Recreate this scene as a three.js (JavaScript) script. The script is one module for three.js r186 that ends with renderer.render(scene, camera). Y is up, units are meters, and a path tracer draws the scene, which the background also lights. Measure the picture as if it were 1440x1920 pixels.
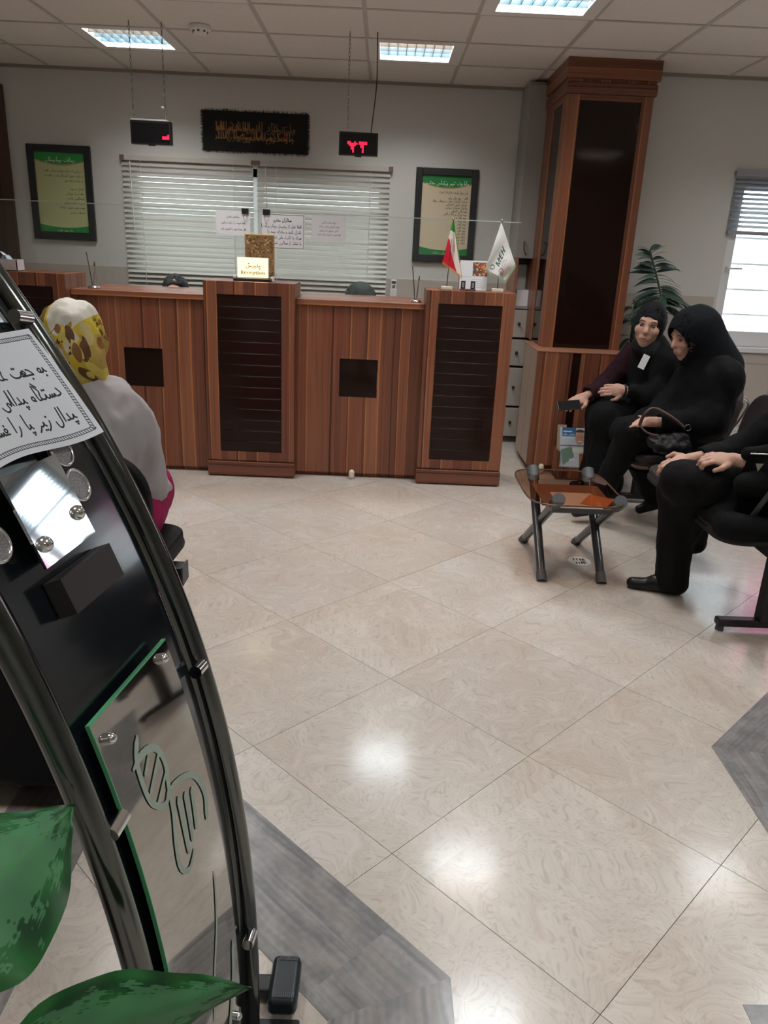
import * as THREE from 'three';
import { RoundedBoxGeometry } from 'three/addons/geometries/RoundedBoxGeometry.js';
import { mergeGeometries, mergeVertices, toCreasedNormals } from 'three/addons/utils/BufferGeometryUtils.js';
import { RectAreaLightUniformsLib } from 'three/addons/lights/RectAreaLightUniformsLib.js';
import { createNoise2D, createNoise3D } from 'simplex-noise';

// ---------------------------------------------------------------- camera, sky, exposure
RectAreaLightUniformsLib.init();
const scene = new THREE.Scene();
const renderer = new THREE.WebGLRenderer({ antialias: true });
renderer.toneMapping = THREE.LinearToneMapping;
renderer.toneMappingExposure = 1.0;
renderer.shadowMap.enabled = true;
const EYE = 1.47;
const camera = new THREE.PerspectiveCamera(2 * Math.atan(960 / 1447.45) * 180 / Math.PI, 1440 / 1920, 0.05, 60);
camera.position.set(0, EYE, 0);
camera.rotation.set(-0.330876, -0.01257, 0.0445644, 'YXZ');
scene.add(camera);
scene.background = new THREE.Color().setRGB(0.86, 0.95, 1.0);      // plain overcast daylight outside the windows
scene.backgroundIntensity = 4.0;
const TUBE_COOL = 50, TUBE_WARM = 56;                               // radiance of the ceiling lamps

// ---------------------------------------------------------------- helpers
const V = (x, y, z) => new THREE.Vector3(x, y, z);
function rng(seed) { let s = seed >>> 0; return () => { s = (s + 0x6d2b79f5) | 0; let t = Math.imul(s ^ (s >>> 15), 1 | s); t = (t + Math.imul(t ^ (t >>> 7), 61 | t)) ^ t; return ((t ^ (t >>> 14)) >>> 0) / 4294967296; }; }
const R = rng(11), n2 = createNoise2D(rng(5)), n3 = createNoise3D(rng(9));
const names = {};
function numbered(n) { if (!(n in names)) { names[n] = 0; return n; } names[n]++; return n + '_' + String(names[n]).padStart(3, '0'); }
function shadows(o) { o.traverse(c => { if (c.isMesh) { c.castShadow = true; c.receiveShadow = true; } }); return o; }
function thing(name, label, category, [x, y, z] = [0, 0, 0], group) {
  const o = new THREE.Group(); o.name = numbered(name); o.position.set(x, y, z); o.userData = { label, category };
  if (group) o.userData.group = group; scene.add(o); return o;
}
function struct(name) { const o = new THREE.Group(); o.name = name; o.userData = { kind: 'structure' }; scene.add(o); return o; }
// geometry is written in world coordinates; a part of a thing keeps its place when it is hung under the thing
function rootPos(p) { const v = V(0, 0, 0); for (let q = p; q && q !== scene; q = q.parent) v.add(q.position); return v; }
function part(parent, name, geo, mat, label) {
  const p = rootPos(parent); if (p.lengthSq()) geo = geo.clone().translate(-p.x, -p.y, -p.z);
  const m = new THREE.Mesh(geo, mat); m.name = name; m.castShadow = m.receiveShadow = true;
  if (label) m.userData.label = label; parent.add(m); return m;
}
function sub(parent, name, x, y, z) { const g = new THREE.Group(); g.name = name; const p = rootPos(parent); g.position.set(x - p.x, y - p.y, z - p.z); parent.add(g); return g; }
function solo(name, label, category, geo, mat, group, base) {
  if (!geo.boundingBox) geo.computeBoundingBox();
  const b = geo.boundingBox, c = base || [(b.min.x + b.max.x) / 2, b.min.y, (b.min.z + b.max.z) / 2];
  const m = new THREE.Mesh(geo.clone().translate(-c[0], -c[1], -c[2]), mat); m.position.set(...c); m.name = numbered(name);
  m.userData = { label, category }; if (group) m.userData.group = group; m.castShadow = m.receiveShadow = true; scene.add(m); return m;
}
function uvBox(g) {                                              // uv in metres from the direction a face points
  if (g.index) g = g.toNonIndexed();
  const p = g.attributes.position, uv = new Float32Array(p.count * 2), a = V(), b = V(), c = V(), n = V();
  for (let i = 0; i < p.count; i += 3) {
    a.fromBufferAttribute(p, i); b.fromBufferAttribute(p, i + 1); c.fromBufferAttribute(p, i + 2);
    n.copy(b).sub(a).cross(c.clone().sub(a)); const ax = Math.abs(n.x), ay = Math.abs(n.y), az = Math.abs(n.z);
    [a, b, c].forEach((v, k) => { const t = az >= ax && az >= ay ? [v.x, v.y] : ax >= ay ? [v.z + 0.37, v.y] : [v.x, v.z]; uv[(i + k) * 2] = t[0]; uv[(i + k) * 2 + 1] = t[1]; });
  }
  g.setAttribute('uv', new THREE.BufferAttribute(uv, 2)); return g;
}
function box(x0, x1, y0, y1, z0, z1, r = 0) {
  const w = x1 - x0, h = y1 - y0, d = z1 - z0;
  const g = r ? new RoundedBoxGeometry(w, h, d, 1, Math.min(r, w / 2.01, h / 2.01, d / 2.01)) : new THREE.BoxGeometry(w, h, d);
  return uvBox(g.translate((x0 + x1) / 2, (y0 + y1) / 2, (z0 + z1) / 2));
}
const plain = g => { g = g.index ? g.toNonIndexed() : g; for (const k of Object.keys(g.attributes)) if (!['position', 'normal', 'uv'].includes(k)) g.deleteAttribute(k); return g; };
const merge = l => mergeGeometries(l.map(plain));
function tube(pts, r, seg = 24, rad = 10, closed = false) { return new THREE.TubeGeometry(new THREE.CatmullRomCurve3(pts.map(p => Array.isArray(p) ? V(...p) : p), closed, 'centripetal'), seg, r, rad, closed); }
function capTube(pts, r, seg = 24, rad = 10) {
  const P = pts.map(p => Array.isArray(p) ? V(...p) : p), g = [tube(P, r, seg, rad)];
  for (const e of [P[0], P[P.length - 1]]) g.push(new THREE.SphereGeometry(r, rad, 6).translate(e.x, e.y, e.z));
  return merge(g);
}
function rod(a, b, r0, r1 = r0, rad = 14) {                         // straight closed cylinder between two points
  const A = V(...a), B = V(...b), d = B.clone().sub(A), L = d.length();
  const g = new THREE.CylinderGeometry(r1, r0, L, rad).translate(0, L / 2, 0);
  return g.applyQuaternion(new THREE.Quaternion().setFromUnitVectors(V(0, 1, 0), d.normalize())).translate(...a);
}
function quad(a, b, c, d) {                                         // a flat face a b c d, uv 0..1 from a (0,0) to c (1,1)
  const g = new THREE.BufferGeometry(), P = [a, b, c, a, c, d].flat();
  g.setAttribute('position', new THREE.BufferAttribute(new Float32Array(P), 3));
  g.setAttribute('uv', new THREE.BufferAttribute(new Float32Array([0, 0, 1, 0, 1, 1, 0, 0, 1, 1, 0, 1]), 2)); g.computeVertexNormals(); return g;
}
function surf(fn, nu, nv) {                                         // parametric sheet
  const pos = [], uv = [], idx = [];
  for (let j = 0; j <= nv; j++) for (let i = 0; i <= nu; i++) { pos.push(...fn(i / nu, j / nv)); uv.push(i / nu, j / nv); }
  for (let j = 0; j < nv; j++) for (let i = 0; i < nu; i++) { const a = j * (nu + 1) + i, b = a + 1, c = a + nu + 1, d = c + 1; idx.push(a, b, d, a, d, c); }
  const g = new THREE.BufferGeometry(); g.setAttribute('position', new THREE.Float32BufferAttribute(pos, 3)); g.setAttribute('uv', new THREE.Float32BufferAttribute(uv, 2)); g.setIndex(idx); g.computeVertexNormals(); return g;
}
function slab(fn, nrm, nu, nv, t) {                                 // a sheet with thickness: front fn(u,v), back moved by -t along nrm(u,v)
  const f = surf(fn, nu, nv), b = surf((u, v) => { const p = fn(1 - u, v), n = nrm(1 - u, v); return [p[0] - n[0] * t, p[1] - n[1] * t, p[2] - n[2] * t]; }, nu, nv);
  const rim = [], add = (A, B) => { const back = q => { const p = fn(...q), n = nrm(...q); return [p[0] - n[0] * t, p[1] - n[1] * t, p[2] - n[2] * t]; }; rim.push(quad(fn(...A), back(A), back(B), fn(...B))); };
  for (let i = 0; i < nu; i++) { add([i / nu, 0], [(i + 1) / nu, 0]); add([(i + 1) / nu, 1], [i / nu, 1]); }
  for (let j = 0; j < nv; j++) { add([0, (j + 1) / nv], [0, j / nv]); add([1, j / nv], [1, (j + 1) / nv]); }
  return merge([f, b, ...rim]);
}
// ---- signed distances and a surface-nets mesher for bodies and cloth
function cone(a, b, ra, rb) {
  const bx = b[0] - a[0], by = b[1] - a[1], bz = b[2] - a[2], L = bx * bx + by * by + bz * bz || 1e-9;
  return (x, y, z) => { const px = x - a[0], py = y - a[1], pz = z - a[2]; let t = (px * bx + py * by + pz * bz) / L; t = t < 0 ? 0 : t > 1 ? 1 : t; const dx = px - bx * t, dy = py - by * t, dz = pz - bz * t; return Math.sqrt(dx * dx + dy * dy + dz * dz) - ra - (rb - ra) * t; };
}
function ell(c, r, dir) {                                           // ellipsoid, optional frame {x,y,z}
  return (x, y, z) => { let px = x - c[0], py = y - c[1], pz = z - c[2]; if (dir) { const q = [px * dir[0][0] + py * dir[0][1] + pz * dir[0][2], px * dir[1][0] + py * dir[1][1] + pz * dir[1][2], px * dir[2][0] + py * dir[2][1] + pz * dir[2][2]]; px = q[0]; py = q[1]; pz = q[2]; }
    const k0 = Math.hypot(px / r[0], py / r[1], pz / r[2]), k1 = Math.hypot(px / (r[0] * r[0]), py / (r[1] * r[1]), pz / (r[2] * r[2])); return k1 < 1e-9 ? -Math.min(...r) : k0 * (k0 - 1) / k1; };
}
function smin(list, k = 0.03) { return (x, y, z) => { let d = 1e9; for (const f of list) { const e = f(x, y, z); if (d > 1e8) { d = e; continue; } const h = Math.max(0, k - Math.abs(d - e)) / k; d = Math.min(d, e) - h * h * k * 0.25; } return d; }; }
function net(fn, lo, hi, cell) {
  const N = [0, 1, 2].map(i => Math.max(2, Math.ceil((hi[i] - lo[i]) / cell)) + 1), [nx, ny, nz] = N, F = new Float32Array(nx * ny * nz), id = (i, j, k) => (k * ny + j) * nx + i;
  for (let k = 0; k < nz; k++) for (let j = 0; j < ny; j++) for (let i = 0; i < nx; i++) F[id(i, j, k)] = fn(lo[0] + i * cell, lo[1] + j * cell, lo[2] + k * cell);
  const vid = new Int32Array(nx * ny * nz).fill(-1), pos = [], idx = [];
  for (let k = 0; k < nz - 1; k++) for (let j = 0; j < ny - 1; j++) for (let i = 0; i < nx - 1; i++) {
    let sx = 0, sy = 0, sz = 0, c = 0; const g = (a, b, d) => F[id(i + a, j + b, k + d)];
    const E = (a, b, d, e, f, h) => { const p = g(a, b, d), q = g(e, f, h); if ((p < 0) !== (q < 0)) { const t = p / (p - q); sx += a + (e - a) * t; sy += b + (f - b) * t; sz += d + (h - d) * t; c++; } };
    for (const a of [0, 1]) for (const b of [0, 1]) { E(0, a, b, 1, a, b); E(a, 0, b, a, 1, b); E(a, b, 0, a, b, 1); }
    if (c) { vid[id(i, j, k)] = pos.length / 3; pos.push(lo[0] + (i + sx / c) * cell, lo[1] + (j + sy / c) * cell, lo[2] + (k + sz / c) * cell); }
  }
  const q = (a, b, c, d, flip) => { if (a < 0 || b < 0 || c < 0 || d < 0) return; if (flip) idx.push(a, c, b, a, d, c); else idx.push(a, b, c, a, c, d); };
  for (let k = 1; k < nz - 1; k++) for (let j = 1; j < ny - 1; j++) for (let i = 1; i < nx - 1; i++) {
    const s = F[id(i, j, k)] < 0;
    if (s !== F[id(i + 1, j, k)] < 0) q(vid[id(i, j - 1, k - 1)], vid[id(i, j, k - 1)], vid[id(i, j, k)], vid[id(i, j - 1, k)], !s);
    if (s !== F[id(i, j + 1, k)] < 0) q(vid[id(i - 1, j, k - 1)], vid[id(i - 1, j, k)], vid[id(i, j, k)], vid[id(i, j, k - 1)], !s);
    if (s !== F[id(i, j, k + 1)] < 0) q(vid[id(i - 1, j - 1, k)], vid[id(i, j - 1, k)], vid[id(i, j, k)], vid[id(i - 1, j, k)], !s);
  }
  const G = new THREE.BufferGeometry(); G.setAttribute('position', new THREE.Float32BufferAttribute(pos, 3)); G.setIndex(idx); G.computeVertexNormals();
  G.setAttribute('uv', new THREE.Float32BufferAttribute(new Float32Array(pos.length / 3 * 2).map((_, i) => i % 2 ? pos[(i >> 1) * 3 + 1] : pos[(i >> 1) * 3] + pos[(i >> 1) * 3 + 2]), 2)); return G;
}
// ---- textures
function canvas(w, h, draw) { const c = document.createElement('canvas'); c.width = w; c.height = h; const x = c.getContext('2d'); draw(x, w, h); const t = new THREE.CanvasTexture(c); t.colorSpace = THREE.SRGBColorSpace; t.magFilter = THREE.LinearFilter; return t; }
function pixels(w, h, f, srgb = true) {
  const d = new Uint8Array(w * h * 4); for (let j = 0; j < h; j++) for (let i = 0; i < w; i++) { const c = f(i / w, j / h); const o = (j * w + i) * 4; d[o] = c[0]; d[o + 1] = c[1]; d[o + 2] = c[2]; d[o + 3] = 255; }
  const t = new THREE.DataTexture(d, w, h); t.magFilter = THREE.LinearFilter; t.wrapS = t.wrapT = THREE.RepeatWrapping; if (srgb) t.colorSpace = THREE.SRGBColorSpace; t.needsUpdate = true; return t;
}
const lerp = (a, b, t) => a + (b - a) * t, mix3 = (a, b, t) => [lerp(a[0], b[0], t), lerp(a[1], b[1], t), lerp(a[2], b[2], t)], sat = v => Math.max(0, Math.min(1, v));
const std = o => new THREE.MeshStandardMaterial(o), phy = o => new THREE.MeshPhysicalMaterial(o);
const rgb = (r, g, b) => new THREE.Color().setRGB(r, g, b);
const loopN = (u, v, fu, fv, s) => { const a = u * 2 * Math.PI, b = v * 2 * Math.PI; return n3(Math.cos(a) * fu + s, Math.sin(a) * fu + Math.cos(b) * fv * 0.7, Math.sin(b) * fv + s * 1.7); };
// ---------------------------------------------------------------- Persian lettering, drawn with pen strokes from right to left
const FA = (() => {
  const L = {}, boat = [[0, 0.28], [-0.08, 0.04], [-0.45, -0.05], [-0.9, 0.02], [-0.98, 0.28]];
  const tooth = { w: 0.42, i: [[[0, 0], [-0.12, 0], [-0.18, 0.38], [-0.24, 0], [-0.42, 0]]], wf: 1.04, f: [boat] };
  const jim = { w: 0.62, i: [[[-0.5, 0.4], [-0.25, 0.42], [0, 0.02]], [[0, 0], [-0.62, 0]]], wf: 0.62, f: [[[-0.5, 0.36], [-0.02, 0.4]], [[-0.02, 0.4], [-0.42, 0.08], [-0.5, -0.3], [-0.22, -0.48], [0, -0.4]]] };
  const re = { nj: 1, wf: 0.36, f: [[[0, 0], [-0.12, 0.06], [-0.16, -0.12], [-0.42, -0.36]]], iso: [[[-0.04, 0.3], [-0.06, -0.1], [-0.4, -0.36]]] };
  const dal = { nj: 1, wf: 0.42, f: [[[0, 0], [-0.14, 0.02], [-0.22, 0.45]], [[-0.14, 0.02], [-0.42, 0]]], iso: [[[-0.22, 0.52], [-0.02, 0.22], [-0.04, 0.02], [-0.38, 0]]] };
  const bowl = x => [[x, 0], [x - 0.03, -0.2], [x - 0.25, -0.38], [x - 0.5, -0.25], [x - 0.55, 0.1]];
  const sin = { w: 0.72, i: [[[0, 0], [-0.07, 0.3], [-0.14, 0], [-0.26, 0], [-0.3, 0.28], [-0.36, 0], [-0.48, 0], [-0.52, 0.28], [-0.58, 0], [-0.72, 0]]], wf: 1.22, f: [[[0, 0], [-0.07, 0.3], [-0.14, 0], [-0.26, 0], [-0.3, 0.28], [-0.36, 0], [-0.5, 0.02], [-0.56, 0.26]], bowl(-0.58)] };
  const sad = { w: 0.8, i: [[[0, 0], [-0.1, 0.25], [-0.4, 0.35], [-0.55, 0.15], [-0.4, 0], [0, 0]], [[-0.4, 0], [-0.6, 0.02], [-0.66, 0.25], [-0.7, 0], [-0.8, 0]]], wf: 1.2, f: [[[0, 0], [-0.1, 0.25], [-0.4, 0.35], [-0.55, 0.1], [-0.4, 0], [0, 0]], bowl(-0.58)] };
  const ta = { w: 0.62, i: [[[0, 0], [-0.12, 0.25], [-0.42, 0.35], [-0.55, 0.12], [-0.4, 0], [0, 0]], [[-0.2, 1.05], [-0.22, 0.1]], [[-0.4, 0], [-0.62, 0]]], wf: 0.62 }; ta.f = ta.i;
  const ring = (x, y, r) => [...Array(9)].map((_, k) => [x + Math.cos(k * Math.PI / 4) * r, y + Math.sin(k * Math.PI / 4) * r]);
  const eyn = { w: 0.48, i: [[[-0.02, 0.45], [-0.2, 0.5], [-0.36, 0.3], [-0.15, 0.05], [-0.48, 0]]], wf: 0.6, f: [[[-0.1, 0.4], [-0.35, 0.4], [-0.3, 0.2], [-0.1, 0.1]], [[-0.1, 0.12], [-0.45, 0], [-0.48, -0.35], [-0.2, -0.48], [0, -0.4]]] };
  const fe = { w: 0.45, i: [ring(-0.2, 0.28, 0.14), [[0, 0], [-0.2, 0.02], [-0.45, 0]]], wf: 1.15, f: [ring(-0.18, 0.28, 0.14), [[-0.05, 0.25], [-0.1, 0.05], [-0.6, -0.05], [-1.0, 0.02], [-1.08, 0.28]]] };
  const qaf = { w: 0.45, i: fe.i, wf: 0.85, f: [ring(-0.18, 0.26, 0.14), bowl(-0.22)] };
  const kaf = { w: 0.5, i: [[[-0.5, 1.0], [-0.12, 0.66], [-0.28, 0.4], [-0.3, 0.02], [0, 0]], [[-0.3, 0], [-0.5, 0]]], wf: 0.9, f: [[[-0.02, 1.05], [-0.05, 0.05], [-0.5, -0.05], [-0.8, 0.02], [-0.86, 0.28]], [[-0.3, 0.55], [-0.45, 0.42], [-0.28, 0.32]]] };
  L['ا'] = { nj: 1, wf: 0.26, f: [[[0, 0], [-0.12, 0.06], [-0.13, 1.05]]], iso: [[[-0.12, 0], [-0.13, 1.05]]] };
  L['آ'] = { ...L['ا'], iso: [[[-0.12, 0], [-0.13, 0.95]], [[0.05, 1.12], [-0.08, 1.2], [-0.18, 1.1], [-0.3, 1.18]]] };
  for (const [c, n, s] of [['ب', 1, -1], ['پ', 3, -1], ['ت', 2, 1], ['ث', 3, 1]]) L[c] = { ...tooth, d: [n, s] };
  L['ن'] = { ...tooth, wf: 0.72, f: [[[0, 0.05], ...bowl(-0.06)]], d: [1, 1] };
  L['ی'] = { ...tooth, wf: 0.9, f: [[[0, 0.05], [-0.15, 0.28], [-0.34, 0.12], [-0.2, -0.08], [-0.3, -0.36], [-0.7, -0.36], [-0.86, -0.05]]], d: [2, -1], df: 0 };
  for (const [c, n, s] of [['ج', 1, -1], ['چ', 3, -1], ['ح', 0, 0], ['خ', 1, 1]]) L[c] = { ...jim, d: [n, s] };
  L['د'] = dal; L['ذ'] = { ...dal, d: [1, 1] }; L['ر'] = re; L['ز'] = { ...re, d: [1, 1] }; L['ژ'] = { ...re, d: [3, 1] };
  L['س'] = sin; L['ش'] = { ...sin, d: [3, 1] }; L['ص'] = sad; L['ض'] = { ...sad, d: [1, 1] }; L['ط'] = ta; L['ظ'] = { ...ta, d: [1, 1] };
  L['ع'] = eyn; L['غ'] = { ...eyn, d: [1, 1] }; L['ف'] = { ...fe, d: [1, 1] }; L['ق'] = { ...qaf, d: [2, 1] };
  L['ک'] = kaf; L['گ'] = { ...kaf, i: [...kaf.i, [[-0.5, 1.2], [-0.2, 0.92]]], f: [...kaf.f, [[-0.3, 1.1], [0.0, 0.9]]] };
  L['ل'] = { w: 0.28, i: [[[0, 0], [-0.1, 0.04], [-0.12, 1.05]], [[-0.12, 1.05], [-0.14, 0.04], [-0.28, 0]]], wf: 0.62, f: [[[-0.03, 1.05], [-0.05, 0]], bowl(-0.05)] };
  L['م'] = { w: 0.4, i: [ring(-0.18, 0.08, 0.12), [[0, 0], [-0.4, 0]]], wf: 0.42, f: [ring(-0.16, 0.06, 0.12), [[-0.26, 0], [-0.34, -0.1], [-0.34, -0.55]]] };
  L['و'] = { nj: 1, wf: 0.42, f: [ring(-0.15, 0.16, 0.13), [[-0.02, 0.14], [-0.08, -0.1], [-0.4, -0.34]]] };
  L['ه'] = { w: 0.45, i: [ring(-0.22, 0.2, 0.18), [[0, 0], [-0.45, 0]], [[-0.1, 0.05], [-0.34, 0.3]]], wf: 0.38, f: [ring(-0.16, 0.18, 0.15), [[0, 0], [-0.1, 0.02]]] };
  L['ئ'] = { ...tooth }; L['۱'] = { nj: 1, ij: 1, wf: 0.3, f: [[[-0.2, 0.9], [-0.1, 0.6], [-0.12, 0]]] };
  const stroke = (x, pts) => { x.beginPath(); x.moveTo(...pts[0]); if (pts.length === 2) x.lineTo(...pts[1]); else { for (let i = 1; i < pts.length - 1; i++) { const e = i === pts.length - 2 ? pts[i + 1] : [(pts[i][0] + pts[i + 1][0]) / 2, (pts[i][1] + pts[i + 1][1]) / 2]; x.quadraticCurveTo(...pts[i], ...e); } } x.stroke(); };
  function run(text, put) {
    let x = 0; for (let i = 0; i < text.length; i++) {
      const c = text[i], g = L[c]; if (!g) { x -= 0.4; continue; }
      const pr = L[text[i - 1]], nx = L[text[i + 1]], jr = pr && !pr.nj && !g.ij, jl = nx && !g.nj && !nx.ij, w = jl ? g.w : g.wf;
      put && put(jl ? g.i : (!jr && g.iso) || g.f, x, g.d && (jl || g.df !== 0) ? g.d : null, w, jl); x -= w + (jl ? 0 : 0.1);
    } return -x;
  }
  return (ctx, text, xr, y, size, o = {}) => {
    const w = run(text) * size, x0 = o.center ? xr + w / 2 : xr; ctx.save(); ctx.lineWidth = size * (o.lw || 0.13); ctx.lineCap = ctx.lineJoin = 'round'; ctx.strokeStyle = ctx.fillStyle = o.color || '#222';
    run(text, (st, x, d, gw, jl) => {
      const P = ([a, b]) => [x0 + (x + a) * size + (o.slant || 0) * b * size, y - b * size]; for (const s of st) stroke(ctx, s.map(P));
      if (d && d[0]) for (let k = 0; k < d[0]; k++) { const ox = d[0] === 1 ? 0 : (k % 2 ? 0.09 : -0.09) * (k === 2 ? 0 : 1), oy = k === 2 ? 0.15 : 0, p = P([-gw * (jl ? 0.42 : 0.48) + ox, d[1] > 0 ? 0.62 + oy : -0.28 - oy]); ctx.beginPath(); ctx.arc(p[0], p[1], size * 0.085, 0, 7); ctx.fill(); }
    }); ctx.restore(); return w;
  };
})();

// ---------------------------------------------------------------- materials
const woodTex = (() => {                                            // striped walnut laminate, grain upright, 1.2 m across
  const r = rng(3), bands = []; let u = 0; while (u < 1) { const w = 0.015 + r() * r() * 0.1; bands.push([u, u + w, r(), r()]); u += w; }
  return pixels(1024, 512, (u, v) => {
    const uu = (u + 0.0035 * loopN(u, v, 0.2, 0.35, 3) + 1) % 1, b = bands.find(b => uu >= b[0] && uu < b[1]) || bands[0], t = (uu - b[0]) / (b[1] - b[0]);
    let c = mix3([92, 52, 38], [152, 97, 70], b[2] * 0.75 + 0.25 * (0.5 + 0.5 * loopN(u, v, 0.6, 0.2, 8)));
    const fine = loopN(u, v, 14, 0.25, 1) * 0.5 + loopN(u, v, 40, 0.5, 2) * 0.5; c = mix3(c, [62, 32, 24], sat(fine * 0.5));
    if (b[3] > 0.62 && t < 0.1) c = mix3(c, [190, 124, 72], 0.75); if (b[3] < 0.3 && t > 0.86) c = mix3(c, [52, 24, 18], 0.7);
    c = mix3(c, [132, 66, 46], sat(loopN(u, v, 1.2, 0.5, 21)) * 0.35); return c;
  });
})();
woodTex.repeat.set(1 / 1.2, 1 / 1.6);
const woodH = woodTex.clone(); woodH.rotation = Math.PI / 2; woodH.needsUpdate = true;
const M = {
  wood: std({ map: woodTex, roughness: 0.38 }), woodH: std({ map: woodH, roughness: 0.38 }),
  woodEdge: std({ color: rgb(0.33, 0.15, 0.09), roughness: 0.4 }),
  darkGloss: phy({ color: rgb(0.016, 0.007, 0.005), roughness: 0.07, specularIntensity: 0.55 }),
  darkSlat: phy({ color: rgb(0.020, 0.009, 0.007), roughness: 0.12, specularIntensity: 0.4 }),
  slatLine: std({ color: rgb(0.2, 0.12, 0.08), roughness: 0.4 }),
  innerWood: std({ map: woodTex, roughness: 0.6 }),
  wall: std({ color: rgb(0.66, 0.67, 0.64), roughness: 0.75 }),
  wainscot: std({ color: rgb(0.52, 0.48, 0.43), roughness: 0.3 }),
  grout: std({ color: rgb(0.36, 0.33, 0.29), roughness: 0.9 }),
  ceilTile: std({ map: pixels(256, 256, (u, v) => { const s = 226 + n2(u * 90, v * 90) * 5 + (n2(u * 200 + 7, v * 200) > 0.86 ? -30 : 0); return [s, s - 6, s - 14]; }), roughness: 0.95 }),
  tBar: std({ color: rgb(0.5, 0.46, 0.41), roughness: 0.5 }),
  white: std({ color: rgb(0.8, 0.8, 0.78), roughness: 0.4 }), pvc: std({ color: rgb(0.82, 0.84, 0.86), roughness: 0.3 }),
  black: std({ color: rgb(0.014, 0.014, 0.015), roughness: 0.42 }), blackMatte: std({ color: rgb(0.012, 0.012, 0.013), roughness: 0.75 }),
  chrome: std({ color: rgb(0.78, 0.79, 0.8), metalness: 1, roughness: 0.14 }), darkChrome: std({ color: rgb(0.2, 0.22, 0.22), metalness: 1, roughness: 0.2 }),
  greyMetal: std({ color: rgb(0.1, 0.11, 0.12), metalness: 0.6, roughness: 0.3 }), plasticGrey: std({ color: rgb(0.07, 0.075, 0.08), roughness: 0.55 }),
  slatBlind: std({ color: rgb(0.56, 0.55, 0.51), roughness: 0.45 }), slatGrey: std({ color: rgb(0.35, 0.38, 0.42), roughness: 0.5 }),
  paneClear: phy({ color: rgb(0.96, 0.98, 0.97), roughness: 0, transmission: 1, thickness: 0, ior: 1.5 }),
  glassEdge: std({ color: rgb(0.55, 0.62, 0.6), roughness: 0.2 }), bronze: phy({ color: rgb(0.58, 0.40, 0.30), roughness: 0.03, transmission: 1, thickness: 0, ior: 1.5 }),
  paper: std({ color: rgb(0.82, 0.83, 0.86), roughness: 0.8 }), ivory: std({ color: rgb(0.72, 0.68, 0.55), roughness: 0.5 }),
  skin: std({ color: rgb(0.56, 0.33, 0.25), roughness: 0.55 }), gold: std({ color: rgb(0.55, 0.36, 0.12), metalness: 0.6, roughness: 0.4 }),
};
// ---------------------------------------------------------------- the room
const X0 = -3.3, X1 = 4.7, Z0 = -6.53, ZR = -5.81, Z1 = 2.4, H = 2.64;
const clip = (poly, a, b, c) => { const out = []; for (let i = 0; i < poly.length; i++) { const p = poly[i], q = poly[(i + 1) % poly.length], dp = a * p[0] + b * p[1] - c, dq = a * q[0] + b * q[1] - c; if (dp <= 0) out.push(p); if ((dp < 0 && dq > 0) || (dp > 0 && dq < 0)) { const t = dp / (dp - dq); out.push([lerp(p[0], q[0], t), lerp(p[1], q[1], t)]); } } return out; };
function prism(poly, y0, y1, uvf) {                                 // horizontal polygon (x,z) with thickness
  let area = 0; poly.forEach((p, i) => { const q = poly[(i + 1) % poly.length]; area += p[0] * q[1] - q[0] * p[1]; });
  if (area > 0) poly = [...poly].reverse();                         // counter-clockwise seen from above
  const pos = [], uv = [], put = (p, y) => { pos.push(p[0], y, p[1]); uv.push(...uvf(p[0], p[1])); };
  for (let i = 1; i < poly.length - 1; i++) { put(poly[0], y1); put(poly[i], y1); put(poly[i + 1], y1); put(poly[0], y0); put(poly[i + 1], y0); put(poly[i], y0); }
  poly.forEach((p, i) => { const q = poly[(i + 1) % poly.length]; put(p, y0); put(q, y0); put(q, y1); put(p, y0); put(q, y1); put(p, y1); });
  const g = new THREE.BufferGeometry(); g.setAttribute('position', new THREE.Float32BufferAttribute(pos, 3)); g.setAttribute('uv', new THREE.Float32BufferAttribute(uv, 2)); g.computeVertexNormals(); return g;
}
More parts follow.
